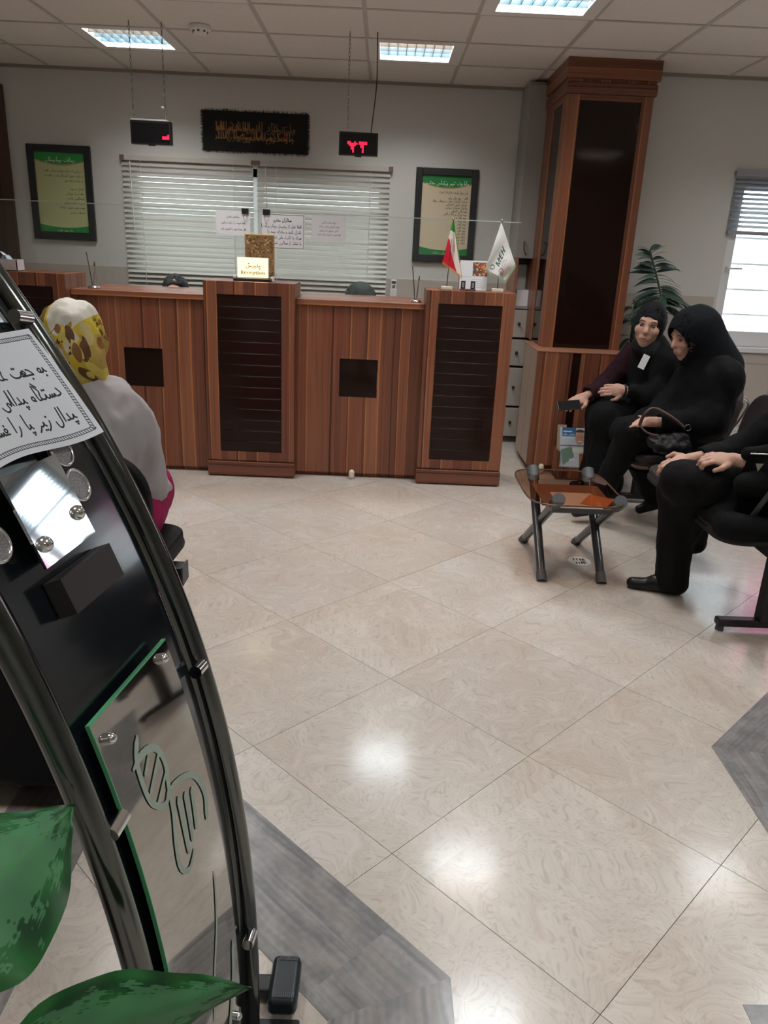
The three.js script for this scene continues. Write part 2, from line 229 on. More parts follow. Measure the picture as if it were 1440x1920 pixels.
{ // floor: diamond-laid polished marble
  const floor = struct('floor');
  part(floor, 'bedding', box(X0 - 0.2, X1 + 0.2, -0.12, -0.012, Z0 - 0.2, Z1 + 0.2), std({ color: rgb(0.2, 0.17, 0.14), roughness: 0.9 }));
  const marble = [0, 1, 2, 3].map(k => {
    const tint = [[206, 199, 189], [200, 192, 182], [208, 203, 196], [198, 191, 183]][k];
    const map = pixels(512, 512, (u, v) => {
      const s = k * 13.7, wx = n2(u * 3 + s, v * 3) * 0.1 + n2(u * 9, v * 9 + s) * 0.02, wy = n2(u * 3, v * 3 + s) * 0.1 + n2(u * 9 + s, v * 9) * 0.02, a = u + wx, b = v + wy;
      const flow = n2(a * 7 + s, b * 26), fine = n2(a * 22, b * 70 + s), patch = n2(u * 1.6 + s, v * 1.6 - s), grit = n2(u * 120, v * 120 + s);
      let c = mix3(tint, [186, 173, 157], sat(0.5 + patch * 0.6) * 0.45); c = mix3(c, [224, 216, 204], sat(n2(a * 5 - s, b * 9) * 0.8) * 0.5);
      c = mix3(c, [160, 146, 130], sat(flow - 0.3) * 0.4 * sat(0.4 + patch)); c = mix3(c, [164, 154, 142], sat(fine - 0.25) * 0.6); c = mix3(c, [150, 138, 126], sat(n2(a * 40 + s, b * 16) - 0.45) * 0.7); c = mix3(c, [186, 166, 160], sat(n2(a * 4 + 9, b * 11 - s) - 0.5) * 0.7);
      if (grit > 0.88) c = mix3(c, [120, 108, 96], 0.35); return c;
    });
    return phy({ map, roughness: 0.3, clearcoat: 0.55, clearcoatRoughness: 0.13 });
  });
  const cx = 0.504, cz = -2.012, D = 0.42426, g = 0.42426 - 0.0012, r = rng(77);
  for (let i = -14; i <= 14; i++) for (let j = -14; j <= 14; j++) {
    if ((i + j) & 1) continue;
    const x = cx + D * i + D, z = cz + D * j; let P = [[x + g, z], [x, z + g], [x - g, z], [x, z - g]];
    P = clip(P, 1, 0, X1); P = clip(P, -1, 0, -X0); P = clip(P, 0, 1, Z1); P = clip(P, 0, -1, -Z0); if (P.length < 3) continue;
    const m = marble[Math.floor(r() * 4)], turn = Math.floor(r() * 4), du = r(), dv = r();
    part(floor, 'floor_tile', prism(P, -0.012, 0, (a, b) => { let u = ((a - x) + (b - z)) / 0.85 + 0.5, v = ((b - z) - (a - x)) / 0.85 + 0.5; for (let q = 0; q < turn; q++) [u, v] = [v, 1 - u]; return [u * 0.7 + du, v * 0.7 + dv]; }), m);
  }
  // grey travertine bands set into the marble
  const trav = pixels(512, 512, (u, v) => { const a = u + n2(u * 2, v * 2) * 0.03, b = v + n2(u * 2 + 4, v * 2) * 0.008 + n2(u * 9 + 4, v * 7) * 0.002; const l = n2(a * 0.9, b * 20) * 0.5 + n2(a * 2.5, b * 60) * 0.5; let c = mix3([104, 103, 104], [152, 149, 147], sat(0.5 + l * 0.4 + n2(u * 7, v * 9) * 0.3 + n2(u * 30, v * 34) * 0.15)); c = mix3(c, [134, 120, 110], sat(n2(a * 1.6 + 5, b * 9)) * 0.4); c = mix3(c, [84, 84, 86], sat(n2(a * 2 + 3, b * 30) - 0.45) * 1.2); c = mix3(c, [74, 76, 80], sat(n2(a * 60, b * 120) - 0.6) * 1.3 * sat(n2(a * 3, b * 12) + 0.3)); return c; });
  const tm = phy({ map: trav, roughness: 0.34, clearcoat: 0.4, clearcoatRoughness: 0.16 });
  const strip = (P, ang) => { const c = Math.cos(ang), s = Math.sin(ang); part(floor, 'travertine_band', prism(P, -0.012, 0.0012, (a, b) => [(a * c + b * s) * 1.1, (-a * s + b * c) * 1.1]), tm); };
  const d = 0.255, k = d * Math.SQRT2, t8 = d * Math.tan(Math.PI / 8);
  // left ring: diagonal side, then the side running towards the door
  strip([[0.202, -1.236], [0.202 - d, -1.236 + t8], [-0.365 - 0.6 + 0, -1.803 - 0.6 + k], [-0.365 - 0.6, -1.803 - 0.6]], Math.PI / 4);
  strip([[0.202, -1.236], [0.202, 0.2], [0.202 - d, 0.2], [0.202 - d, -1.236 + t8]], Math.PI / 2);
  strip([[-0.70, -1.79], [-0.70, 0.2], [-0.70 - d, 0.2], [-0.70 - d, -1.9]], Math.PI / 2);
  // right ring
  strip([[1.108, -2.097], [1.108 + d, -2.097 + t8 * 0.4], [1.108 + d + 1.2, -2.097 - 1.2 + t8], [1.108 + 1.2 + 0.05, -2.097 - 1.25]], -Math.PI / 4);
  strip([[1.108, -2.097], [1.108, -1.3], [1.108 + d, -1.3], [1.108 + d, -2.097 + t8 * 0.4]], Math.PI / 2);
  strip([[0.812, -1.196], [1.36, -1.205], [1.36, -0.7], [0.812, -0.7]], 0);
}
{ // walls
  const w = struct('wall_back'), op = [-2.02, -0.01, 1.12, 2.0];
  part(w, 'plaster', merge([box(X0, op[0], 0, H + 0.26, Z0 - 0.2, Z0), box(op[1], 1.69, 0, H + 0.26, Z0 - 0.2, Z0), box(op[0], op[1], 0, op[2], Z0 - 0.2, Z0), box(op[0], op[1], op[3], H + 0.26, Z0 - 0.2, Z0)]), M.wall);
  for (let x = -2.93; x < 0.96; x += 0.6) part(w, 'wainscot_tile', box(x + 0.0015, Math.min(x + 0.6, 1.0) - 0.0015, 0.91, 1.228, Z0, Z0 + 0.012), M.wainscot);
  for (let x = -2.93; x < 0.96; x += 0.6) part(w, 'wainscot_tile', box(x + 0.0015, Math.min(x + 0.6, 1.0) - 0.0015, 0.3, 0.907, Z0, Z0 + 0.012), M.wainscot);
  const r = struct('wall_right'), oq = [2.42, 4.3, 0.88, 2.05];
  part(r, 'plaster', merge([box(1.69, oq[0], 0, H + 0.26, ZR - 0.22, ZR), box(oq[1], X1, 0, H + 0.26, ZR - 0.22, ZR), box(oq[0], oq[1], 0, oq[2], ZR - 0.22, ZR), box(oq[0], oq[1], oq[3], H + 0.26, ZR - 0.22, ZR)]), M.wall);
  for (let x = 1.72; x < 4.7; x += 0.4) for (const [a, b] of [[0.3, 0.76], [0.763, 1.226]]) {
    let q0 = x + 0.0015, q1 = Math.min(x + 0.4, X1) - 0.0015, b1 = b; if (b > 1) { if (q1 > oq[0] - 0.02 && q0 < oq[1] + 0.02) { if (q0 < oq[0] - 0.05) q1 = oq[0] - 0.025; else if (q1 > oq[1] + 0.05) q0 = oq[1] + 0.025; else b1 = oq[2] - 0.045; } }
    part(r, 'wainscot_tile', box(q0, q1, a, b1, ZR, ZR + 0.012), M.wainscot);
  }
  const s = struct('wall_return'); part(s, 'plaster', box(1.69, 1.89, 0, H + 0.26, Z0, ZR - 0.22), M.wall);
  const l = struct('wall_left'); part(l, 'plaster', box(X0 - 0.2, X0, 0, H + 0.26, Z0 - 0.2, Z1 + 0.2), M.wall);
  const e = struct('wall_side'); part(e, 'plaster', box(X1, X1 + 0.2, 0, H + 0.26, ZR - 0.22, Z1 + 0.2), M.wall);
  const f = struct('wall_front'); part(f, 'plaster', box(X0, X1, 0, H + 0.26, Z1, Z1 + 0.2), M.wall);
  const d = struct('door_1');                                       // dark wooden door at the left end of the back wall
  part(d, 'door_leaf', box(-3.28, -3.0, 0, 2.42, Z0, Z0 + 0.03, 0.004), std({ color: rgb(0.05, 0.028, 0.02), roughness: 0.5 }));
  part(d, 'door_frame', box(-3.0, -2.925, 0, 2.5, Z0, Z0 + 0.05, 0.004), std({ color: rgb(0.07, 0.035, 0.024), roughness: 0.45 }));
}
{ // ceiling: lay-in tiles in a T-bar grid, louvred lamps in some cells
  const c = struct('ceiling'); part(c, 'slab', box(X0 - 0.2, X1 + 0.2, H + 0.26, H + 0.36, Z0 - 0.2, Z1 + 0.2), M.wall);
  const xs = [X0], zs = [Z0]; for (let i = -2; i < 12; i++) { const x = -1.96 + 0.6 * i; if (x > X0 + 0.1 && x < X1 - 0.1) xs.push(x); } xs.push(X1);
  for (let k = 0; k < 14; k++) { const z = -5.866 + 0.6 * k; if (z < Z1 - 0.1) zs.push(z); } zs.push(Z1);
  const lit = [[-1.96, -5.866], [-0.16, -5.866], [0.44, -4.666], [2.24, -4.666], [-1.36, -4.666], [0.44, -3.466], [2.24, -3.466], [-1.36, -3.466], [0.44, -1.066], [2.24, -1.066], [-1.36, -1.066], [0.44, 0.734]];
  const isLit = (x, z) => lit.find(p => Math.abs(p[0] - x) < 0.05 && Math.abs(p[1] - z) < 0.05);
  for (let i = 0; i < xs.length - 1; i++) for (let k = 0; k < zs.length - 1; k++) { if (isLit(xs[i], zs[k])) continue; part(c, 'ceiling_tile', box(xs[i] + 0.003, xs[i + 1] - 0.003, H, H + 0.014, zs[k] + 0.003, zs[k + 1] - 0.003), M.ceilTile); }
  for (const x of xs.slice(1, -1)) part(c, 'grid_bar', box(x - 0.012, x + 0.012, H - 0.003, H + 0.03, Z0, Z1), M.tBar);
  for (const z of zs.slice(1, -1)) part(c, 'grid_bar', box(X0, X1, H - 0.0032, H + 0.028, z - 0.012, z + 0.012), M.tBar);
  part(c, 'edge_angle', merge([box(X0, 1.69, H - 0.02, H, Z0, Z0 + 0.02), box(1.69, X1, H - 0.02, H, ZR, ZR + 0.02)]), std({ color: rgb(0.32, 0.29, 0.25), roughness: 0.6 }));
  const louvreM = std({ color: rgb(0.022, 0.046, 0.058), metalness: 0.0, roughness: 0.5 }), whiteIn = std({ color: rgb(0.78, 0.76, 0.72), roughness: 0.5 });
  const cool = std({ color: rgb(0.9, 0.9, 0.9), emissive: rgb(0.72, 0.9, 1), emissiveIntensity: 3 }), warm = std({ color: rgb(0.9, 0.9, 0.9), emissive: rgb(1, 0.72, 0.55), emissiveIntensity: 3 });
  const lbl = ['ceiling lamp on the left, above the smaller LED board', 'ceiling lamp in the middle, near the back wall', 'ceiling lamp cut by the top edge of the picture'];
  lit.forEach(([x, z], n) => {
    const cx = x + 0.3, cz = z + 0.3, g = thing('ceiling_lamp', n < 3 ? 'square louvred ' + lbl[n] : 'square louvred ceiling lamp outside the picture, mirrored in the floor', 'lamp', [cx, H, cz], 'louvred ceiling lamps');
    const a = 0.295, b = 0.225;
    part(g, 'frame', merge([box(cx - a, cx + a, H - 0.004, H + 0.01, cz - a, cz - b), box(cx - a, cx + a, H - 0.004, H + 0.01, cz + b, cz + a), box(cx - a, cx - b, H - 0.004, H + 0.01, cz - b, cz + b), box(cx + b, cx + a, H - 0.004, H + 0.01, cz - b, cz + b)]), whiteIn);
    part(g, 'housing', merge([box(cx - b - 0.01, cx - b, H + 0.01, H + 0.12, cz - b, cz + b), box(cx + b, cx + b + 0.01, H + 0.01, H + 0.12, cz - b, cz + b), box(cx - b, cx + b, H + 0.01, H + 0.12, cz - b - 0.01, cz - b), box(cx - b, cx + b, H + 0.01, H + 0.12, cz + b, cz + b + 0.01), box(cx - b, cx + b, H + 0.12, H + 0.13, cz - b, cz + b)]), whiteIn);
    for (let q = 1; q < 4; q++) { const zz = cz - b + q * 2 * b / 4; part(g, 'louvre_blade', box(cx - b, cx + b, H, H + 0.045, zz - 0.002, zz + 0.002), louvreM); }
    for (let q = 1; q < 8; q++) { const xx = cx - b + q * 2 * b / 8; part(g, 'louvre_blade', box(xx - 0.0015, xx + 0.0015, H + 0.002, H + 0.042, cz - b, cz + b), louvreM); }
    for (let q = 0; q < 4; q++) { const zz = cz - b + (q + 0.5) * 2 * b / 4; part(g, 'tube', rod([cx - b + 0.01, H + 0.095, zz], [cx + b - 0.01, H + 0.095, zz], 0.008), q === 3 ? warm : cool); }
    const l1 = new THREE.RectAreaLight(rgb(0.84, 0.95, 1), TUBE_COOL, 0.43, 0.32), l2 = new THREE.RectAreaLight(rgb(1, 0.6, 0.42), TUBE_WARM, 0.43, 0.1);
    l1.position.set(0, 0.08, -0.055); l2.position.set(0, 0.08, 0.165); for (const l of [l1, l2]) { l.rotation.x = -Math.PI / 2; l.name = 'tube_light'; g.add(l); }
  });
}
{ // windows
  const w = struct('window_1'), x0 = 2.42, x1 = 4.3, y0 = 0.88, y1 = 2.05, zf = ZR - 0.02;
  part(w, 'window_sill', box(x0 - 0.03, x1 + 0.03, y0 - 0.04, y0, ZR - 0.2, ZR + 0.03, 0.006), M.pvc);
  part(w, 'window_frame', merge([box(x0, x0 + 0.07, y0, y1, zf - 0.07, zf, 0.006), box(x1 - 0.07, x1, y0, y1, zf - 0.07, zf, 0.006), box(x0, x1, y0, y0 + 0.11, zf - 0.068, zf - 0.002, 0.006), box(x0, x1, y1 - 0.09, y1, zf - 0.068, zf - 0.002, 0.006)]), M.pvc);
  for (const x of [3.0, 3.66]) part(w, 'mullion', box(x - 0.04, x + 0.04, y0 + 0.1, y1 - 0.08, zf - 0.066, zf - 0.003, 0.006), M.pvc);
  part(w, 'window_handle', merge([box(2.45, 2.475, 1.40, 1.44, zf, zf + 0.02, 0.004), box(2.455, 2.56, 1.42, 1.435, zf + 0.02, zf + 0.035, 0.005)]), M.pvc);
  for (const [a, b] of [[x0 + 0.07, 2.96], [3.04, 3.62], [3.7, x1 - 0.07]]) part(w, 'pane', quad([a, y0 + 0.11, zf - 0.04], [b, y0 + 0.11, zf - 0.04], [b, y1 - 0.09, zf - 0.04], [a, y1 - 0.09, zf - 0.04]), M.paneClear);
  for (let y = 1.1; y < 1.9; y += 0.18) part(w, 'grille_bar', rod([x0, y, ZR - 0.17], [x1, y, ZR - 0.17], 0.008), M.pvc);
  const b = thing('venetian_blind', 'half-raised grey venetian blind at the bright window on the right', 'blind', [2.39, 1.66, ZR]);
  part(b, 'head_rail', box(2.39, 4.32, 2.03, 2.065, ZR - 0.01, ZR + 0.035, 0.004), M.slatGrey); part(b, 'bottom_rail', box(2.4, 4.3, 1.655, 1.68, ZR - 0.008, ZR + 0.03, 0.004), M.slatGrey);
  for (let k = 0; k < 11; k++) part(b, 'slat', box(2.4, 4.3, -0.0007, 0.0007, -0.019, 0.019).rotateX(0.5).translate(0, 2.01 - k * 0.03, ZR + 0.012), M.slatGrey);
  for (const x of [2.48, 3.0, 3.7]) part(b, 'cord', rod([x, 1.67, ZR + 0.012], [x, 2.04, ZR + 0.012], 0.0012), M.slatGrey);
  const pk = thing('pink_curtain', 'sheer pink curtain panel at the far window, mirrored as a pink patch in the floor', 'curtain', [3.345, 0.9, ZR + 0.03]);
  part(pk, 'curtain_panel', surf((u, v) => [3.045 + u * 0.6, 0.9 + v * 1.1, ZR + 0.05 + Math.sin(u * 40) * 0.008], 40, 2), phy({ color: rgb(0.95, 0.3, 0.5), roughness: 0.8, transmission: 0.85, thickness: 0 }));
  const w2 = struct('window_2'); // wide window behind the reception, covered by two blinds
  part(w2, 'window_frame', merge([box(-2.02, -1.96, 1.12, 2.0, Z0 - 0.1, Z0 - 0.04), box(-0.07, -0.01, 1.12, 2.0, Z0 - 0.1, Z0 - 0.04), box(-2.02, -0.01, 1.12, 1.18, Z0 - 0.1, Z0 - 0.04), box(-2.02, -0.01, 1.94, 2.0, Z0 - 0.1, Z0 - 0.04), box(-1.06, -0.98, 1.12, 2.0, Z0 - 0.1, Z0 - 0.04)]), M.pvc);
  part(w2, 'pane', quad([-2, 1.14, Z0 - 0.07], [-0.03, 1.14, Z0 - 0.07], [-0.03, 1.98, Z0 - 0.07], [-2, 1.98, Z0 - 0.07]), M.paneClear);
  for (const [a, c, side, tilt] of [[-2.07, -1.036, 'left', 0.92], [-1.026, 0.025, 'right', 0.98]]) {
    const v = thing('venetian_blind', `closed cream venetian blind behind the reception, the ${side} one of the pair`, 'blind', [(a + c) / 2, 1.06, Z0 + 0.02]);
    part(v, 'head_rail', box(a, c, 2.015, 2.05, Z0 + 0.004, Z0 + 0.05, 0.004), M.slatBlind);
    for (let k = 0; k < 25; k++) part(v, 'slat', box(a + 0.01, c - 0.01, -0.0008, 0.0008, -0.023, 0.023).rotateX(tilt + n2(k * 0.9, a) * 0.1).translate(0, 1.998 - k * 0.0375, Z0 + 0.028), M.slatBlind);
    part(v, 'bottom_rail', box(a + 0.01, c - 0.01, 1.062, 1.078, Z0 + 0.015, Z0 + 0.042, 0.003), M.slatBlind);
    for (const x of [a + 0.16, c - 0.16]) part(v, 'ladder_cord', merge([rod([x, 1.07, Z0 + 0.052], [x, 2.02, Z0 + 0.052], 0.0022, 0.0022, 6)]), M.white);
    for (const x of [a + 0.006, c - 0.02]) part(v, 'bracket', box(x - 0.004, x + 0.03, 2.018, 2.052, Z0 + 0.004, Z0 + 0.055, 0.002), std({ color: rgb(0.2, 0.12, 0.1), roughness: 0.5 }));
    part(v, 'tilt_wand', rod([a + 0.09, 1.5, Z0 + 0.06], [a + 0.08, 2.01, Z0 + 0.056], 0.004), M.white);
  }
}
// ---------------------------------------------------------------- reception counter
const ZF = -4.88, ZC = -4.97;
function pillar(x0, x1, label) {
  const cx = (x0 + x1) / 2, g = thing('counter_pillar', label, 'pillar', [cx, 0, ZF], 'wooden counter pillars');
  const ix0 = cx - 0.197, ix1 = cx + 0.197, iy0 = 0.17, iy1 = 1.155, zb = ZF - 0.35;
  part(g, 'plinth', box(x0 - 0.004, x1 + 0.004, 0.012, 0.1, zb, ZF + 0.006, 0.003), M.woodH); part(g, 'plinth_gap', box(x0 + 0.012, x1 - 0.012, 0, 0.115, zb + 0.01, ZF - 0.012), M.innerWood);
  part(g, 'carcass', merge([box(x0, ix0, 0.112, 1.232, zb, ZF, 0.002), box(ix1, x1, 0.112, 1.232, zb, ZF, 0.002), box(ix0, ix1, 0.112, iy0, zb, ZF), box(ix0, ix1, iy1, 1.232, zb, ZF)]), M.wood);
  part(g, 'recess_back', box(ix0, ix1, iy0, iy1, zb + 0.05, ZF - 0.012), M.slatLine);
  const n = 14, h = (iy1 - iy0) / n;
  for (let k = 0; k < n; k++) part(g, 'slat', box(ix0 + 0.002, ix1 - 0.002, iy0 + k * h + 0.0022, iy0 + (k + 1) * h - 0.0022, ZF - 0.014, ZF - 0.004, 0.0015), M.darkSlat);
  return g;
}
pillar(-2.49, -1.935, 'wooden counter pillar with dark slats at the far left, behind the yellow headscarf');
pillar(-1.1, -0.542, 'wooden counter pillar with dark slats under the glowing reception sign');
pillar(0.262, 0.808, 'wooden counter pillar with dark slats carrying the two small flags');
function bay(x0, x1, sx, sy, label) {
  const g = thing('counter_front', label, 'counter', [(x0 + x1) / 2, 0, ZC], 'counter fronts between the pillars'), q = 0.122;
  part(g, 'front_panel', merge([box(x0, sx - q, 0.03, 1.108, ZC - 0.022, ZC), box(sx + q, x1, 0.03, 1.108, ZC - 0.022, ZC), box(sx - q, sx + q, 0.03, sy - q, ZC - 0.022, ZC), box(sx - q, sx + q, sy + q, 1.108, ZC - 0.022, ZC)]), M.wood);
  part(g, 'inset_square', box(sx - q + 0.001, sx + q - 0.001, sy - q + 0.001, sy + q - 0.001, ZC - 0.02, ZC - 0.005, 0.001), M.darkGloss, 'glossy dark square set into the panel');
  part(g, 'plinth', box(x0, x1, 0, 0.03, ZC - 0.06, ZC - 0.03), M.innerWood);
  part(g, 'worktop', box(x0, x1, 1.108, 1.143, ZC - 0.62, ZC + 0.02, 0.004), M.woodH);
  part(g, 'desk_shelf', box(x0, x1, 0.72, 0.745, ZC - 0.75, ZC - 0.03), M.wood);
}
bay(-1.933, -1.102, -1.513, 0.676, 'wooden counter front with dark square beside the seated woman in grey');
bay(-0.54, 0.26, -0.141, 0.662, 'wooden counter front with dark square between the two slatted pillars in the middle');
{ const g = thing('doorstop', 'small ivory rubber bumper at the foot of the middle counter front', 'bumper', [-0.165, 0, ZC + 0.035]); part(g, 'rubber_body', new THREE.CapsuleGeometry(0.019, 0.025, 6, 12).translate(-0.165, 0.031, ZC + 0.035), M.ivory); }
{ // glass screen on the counter, notices clipped to it
  const z = -5.262; let n = 0;
  for (const [a, b, where] of [[-2.49, -1.4, 'left'], [-1.396, -0.3, 'middle'], [-0.296, 0.86, 'right']]) {
    const g = thing('glass_screen', `clear glass counter screen, the ${where} of the three panes`, 'screen', [(a + b) / 2, 1.143, z]);
    part(g, 'pane', quad([a, 1.145, z], [b, 1.145, z], [b, 1.648, z], [a, 1.648, z]), M.paneClear); part(g, 'polished_edge', box(a, b, 1.648, 1.653, z - 0.004, z + 0.004), M.glassEdge); n++;
  }
  const note = (x0, x1, y0, y1, label, draw, clipX, dark) => {
    const zz = z + 0.006, g = thing('paper_notice', label, 'notice', [(x0 + x1) / 2, y0, zz], 'notices on the glass screen');
    const t = canvas(384, Math.round(384 * (y1 - y0) / (x1 - x0)), (c, w, h) => { c.fillStyle = dark || '#f6f7fb'; c.fillRect(0, 0, w, h); draw(c, w, h); });
    part(g, 'sheet', surf((u, v) => [lerp(x0, x1, u), lerp(y0, y1, v), zz + 0.004 * Math.sin(u * 3) * (1 - v)], 8, 4), std({ map: t, roughness: 0.8, side: THREE.DoubleSide }));
    if (clipX) { const c = thing('binder_clip', label.includes('small') ? 'black binder clip holding the small notice left of the blind cord' : 'black binder clip holding the larger bordered notice', 'clip', [clipX, y1 - 0.02, zz]); part(c, 'clip_body', box(clipX - 0.022, clipX + 0.022, 1.628, 1.662, z - 0.008, zz + 0.012, 0.003), M.black); part(c, 'wire_handle', merge([tube([[clipX - 0.012, 1.63, zz + 0.01], [clipX - 0.008, 1.6, zz + 0.014], [clipX - 0.002, 1.578, zz + 0.012]], 0.0012, 6, 5), tube([[clipX + 0.012, 1.63, zz + 0.01], [clipX + 0.01, 1.6, zz + 0.014], [clipX + 0.002, 1.578, zz + 0.012]], 0.0012, 6, 5)]), M.chrome); }
  };
  note(-1.087, -0.868, 1.5, 1.645, 'small white notice clipped to the glass screen, leftmost of three', (c, w, h) => { FA(c, 'مراجعین محترم', w / 2, 70, 22, { center: 1, lw: 0.14 }); FA(c, 'لطفا نوبت را رعایت نمایید', w / 2, 135, 22, { center: 1 }); FA(c, 'تلفن همراه خود را خاموش کنید', w / 2, 200, 21, { center: 1 }); }, -0.9);
  note(-0.807, -0.52, 1.425, 1.64, 'larger bordered white notice clipped to the glass screen', (c, w, h) => { c.strokeStyle = '#3a4050'; c.lineWidth = 4; c.strokeRect(10, 10, w - 20, h - 20); FA(c, 'همکاران محترم', w / 2, 62, 25, { center: 1, lw: 0.17 }); ['لطفا قبل از پذیرش بیمار برگه را', 'کنترل کنید و مدارک بیمه را', 'همراه با کارت ملی تحویل دهید', 'با تشکر از همکاری شما'].forEach((s, i) => FA(c, s, w - 30, 110 + i * 45, 24, { color: '#3c4470' })); }, -0.765);
  note(-0.476, -0.257, 1.487, 1.64, 'plain white notice taped to the glass screen, rightmost of three', (c, w, h) => { ['مراجعه کننده گرامی', 'پاسخ آزمایش شما در ساعت', 'اداری تحویل داده میشود', 'لطفا قبض را همراه داشته باشید'].forEach((s, i) => FA(c, s, w / 2, 80 + i * 42, 19, { center: 1, color: '#70788c' })); }, 0, '#eef0f5');
}
{ // things on the counter
  const s = thing('reception_sign', 'glowing white reception sign on the middle pillar', 'sign', [-0.814, 1.232, -5.0]);
  const t = canvas(384, 256, (c, w, h) => { c.fillStyle = '#fff6dc'; c.fillRect(0, 0, w, h); FA(c, 'پذیرش', w / 2, 118, 62, { center: 1, lw: 0.12, color: '#4a3c28' }); c.fillStyle = '#4a3c28'; c.font = 'bold 62px serif'; c.textAlign = 'center'; c.fillText('Reception', w / 2, 214); });
  part(s, 'base', box(-0.93, -0.7, 1.232, 1.25, -5.06, -4.96, 0.003), M.black); part(s, 'end_cap', box(-0.94, -0.922, 1.234, 1.262, -5.06, -5.02, 0.002), M.white); part(s, 'end_cap', box(-0.71, -0.688, 1.234, 1.262, -5.06, -5.02, 0.002), M.white);
  part(s, 'light_box', box(-0.911, -0.718, 1.252, 1.372, -5.03, -5.001, 0.002), M.white);
  part(s, 'lit_face', quad([-0.909, 1.254, -4.9995], [-0.72, 1.254, -4.9995], [-0.72, 1.37, -4.9995], [-0.909, 1.37, -4.9995]), std({ map: t, emissiveMap: t, emissive: rgb(1, 0.88, 0.6), emissiveIntensity: 1.1, roughness: 0.6 }));
  const l = new THREE.RectAreaLight(rgb(1, 0.82, 0.5), 4, 0.18, 0.11); l.position.set(0, 0.08, 0.003); l.rotation.y = Math.PI; l.name = 'sign_light'; s.add(l);
  const pq = thing('ornate_plaque', 'golden brown ornamental plaque standing behind the glowing sign', 'plaque', [-0.79, 1.232, -5.14]);
  const pt = canvas(128, 192, (c, w, h) => { c.fillStyle = '#8a6a44'; c.fillRect(0, 0, w, h); const r = rng(4); for (let i = 0; i < 260; i++) { c.fillStyle = ['#a98456', '#6b4a2a', '#c9a873', '#574026'][Math.floor(r() * 4)]; c.fillRect(r() * w, r() * h, 4 + r() * 8, 3 + r() * 6); } });
  part(pq, 'board', box(-0.885, -0.7, 1.232, 1.51, -5.15, -5.135, 0.003), M.gold); part(pq, 'ornament_print', quad([-0.878, 1.24, -5.134], [-0.707, 1.24, -5.134], [-0.707, 1.503, -5.134], [-0.878, 1.503, -5.134]), std({ map: pt, roughness: 0.5 }));
  for (const [x, label] of [[-1.835, 'silver pen holder at the left end of the counter'], [0.205, 'silver pen holder beside the right pillar']]) {
    const z = -5.08, g = thing('pen_holder', label, 'pen holder', [x, 1.143, z], 'silver pen holders');
    part(g, 'base', new THREE.LatheGeometry([[0, 0.02], [0.02, 0.018], [0.034, 0.01], [0.04, 0], [0, 0]].reverse().map(p => new THREE.Vector2(...p)), 24).translate(x, 1.143, z), M.chrome);
    part(g, 'stem', rod([x - 0.006, 1.16, z], [x - 0.03, 1.36, z], 0.003), M.darkChrome); const pn = part(g, 'pen', rod([x + 0.004, 1.16, z], [x + 0.014, 1.28, z], 0.004, 0.005), M.chrome); part(g, 'pen_tip', rod([x + 0.014, 1.28, z], [x + 0.016, 1.305, z], 0.005, 0.002), M.black);
  }
  const tb = thing('mask_box', 'white open box of face masks on the left pillar', 'box', [-2.34, 1.232, -5.0]);
  part(tb, 'carton', merge([box(-2.44, -2.245, 1.233, 1.3, -5.05, -5.045), box(-2.44, -2.245, 1.233, 1.3, -4.95, -4.945), box(-2.44, -2.435, 1.233, 1.3, -5.05, -4.945), box(-2.25, -2.245, 1.233, 1.3, -5.05, -4.945), box(-2.44, -2.245, 1.233, 1.237, -5.05, -4.945)]), std({ color: rgb(0.66, 0.6, 0.6), roughness: 0.7 }));
  part(tb, 'mask', surf((u, v) => [-2.42 + u * 0.1, 1.29 + 0.05 * Math.sin(u * 3.1) + v * 0.01, -5.03 + v * 0.06], 10, 4), std({ color: rgb(0.75, 0.72, 0.8), roughness: 0.9, side: THREE.DoubleSide })); part(tb, 'mask', surf((u, v) => [-2.36 + u * 0.08, 1.275 + 0.05 * Math.sin(u * 3.1), -5.0 + v * 0.045], 10, 4), std({ color: rgb(0.42, 0.66, 0.72), roughness: 0.9, side: THREE.DoubleSide }), 'pale blue folded mask');
  // flags
  const flag = (name, label, x, z, top, tex, pts, fringe, baseM) => {
    const g = thing(name, label, 'flag', [x, 1.232, z]);
    part(g, 'base', box(x - 0.035, x + 0.035, 1.232, 1.252, z - 0.022, z + 0.022, 0.003), baseM); part(g, 'pole', rod([x, 1.25, z], [x + (top[0] - x), top[1], z], 0.0028), M.darkChrome); part(g, 'finial', new THREE.SphereGeometry(0.006, 10, 8).translate(top[0], top[1] + 0.004, z), M.chrome);
    const [A, B, C, D] = pts, f = (u, v) => { const p = [0, 1].map(k => (A[k] * (1 - u) + B[k] * u) * (1 - v) + (D[k] * (1 - u) + C[k] * u) * v); return [p[0], p[1], z + 0.012 + 0.012 * Math.sin(u * 9 + v * 2.5) * Math.min(1, v * 2 + 0.15)]; };
    const cl = part(g, 'cloth', surf(f, 24, 24), std({ map: tex, roughness: 0.55, side: THREE.DoubleSide }));
    const fr = []; for (let i = 0; i < 60; i++) { const s = i / 59, e = s < 0.5 ? [s * 2, 1] : [1, 1 - (s - 0.5) * 2], p = f(...e), q = f(Math.min(1, e[0] - 0.0), 0.97); const dx = (s < 0.5 ? 0 : fringe[1]), dy = -0.018; fr.push(rod(p, [p[0] + dx, p[1] + dy, p[2] + 0.001], 0.0014, 0.001, 4)); } part(g, 'fringe', merge(fr), fringe[0]);
  };
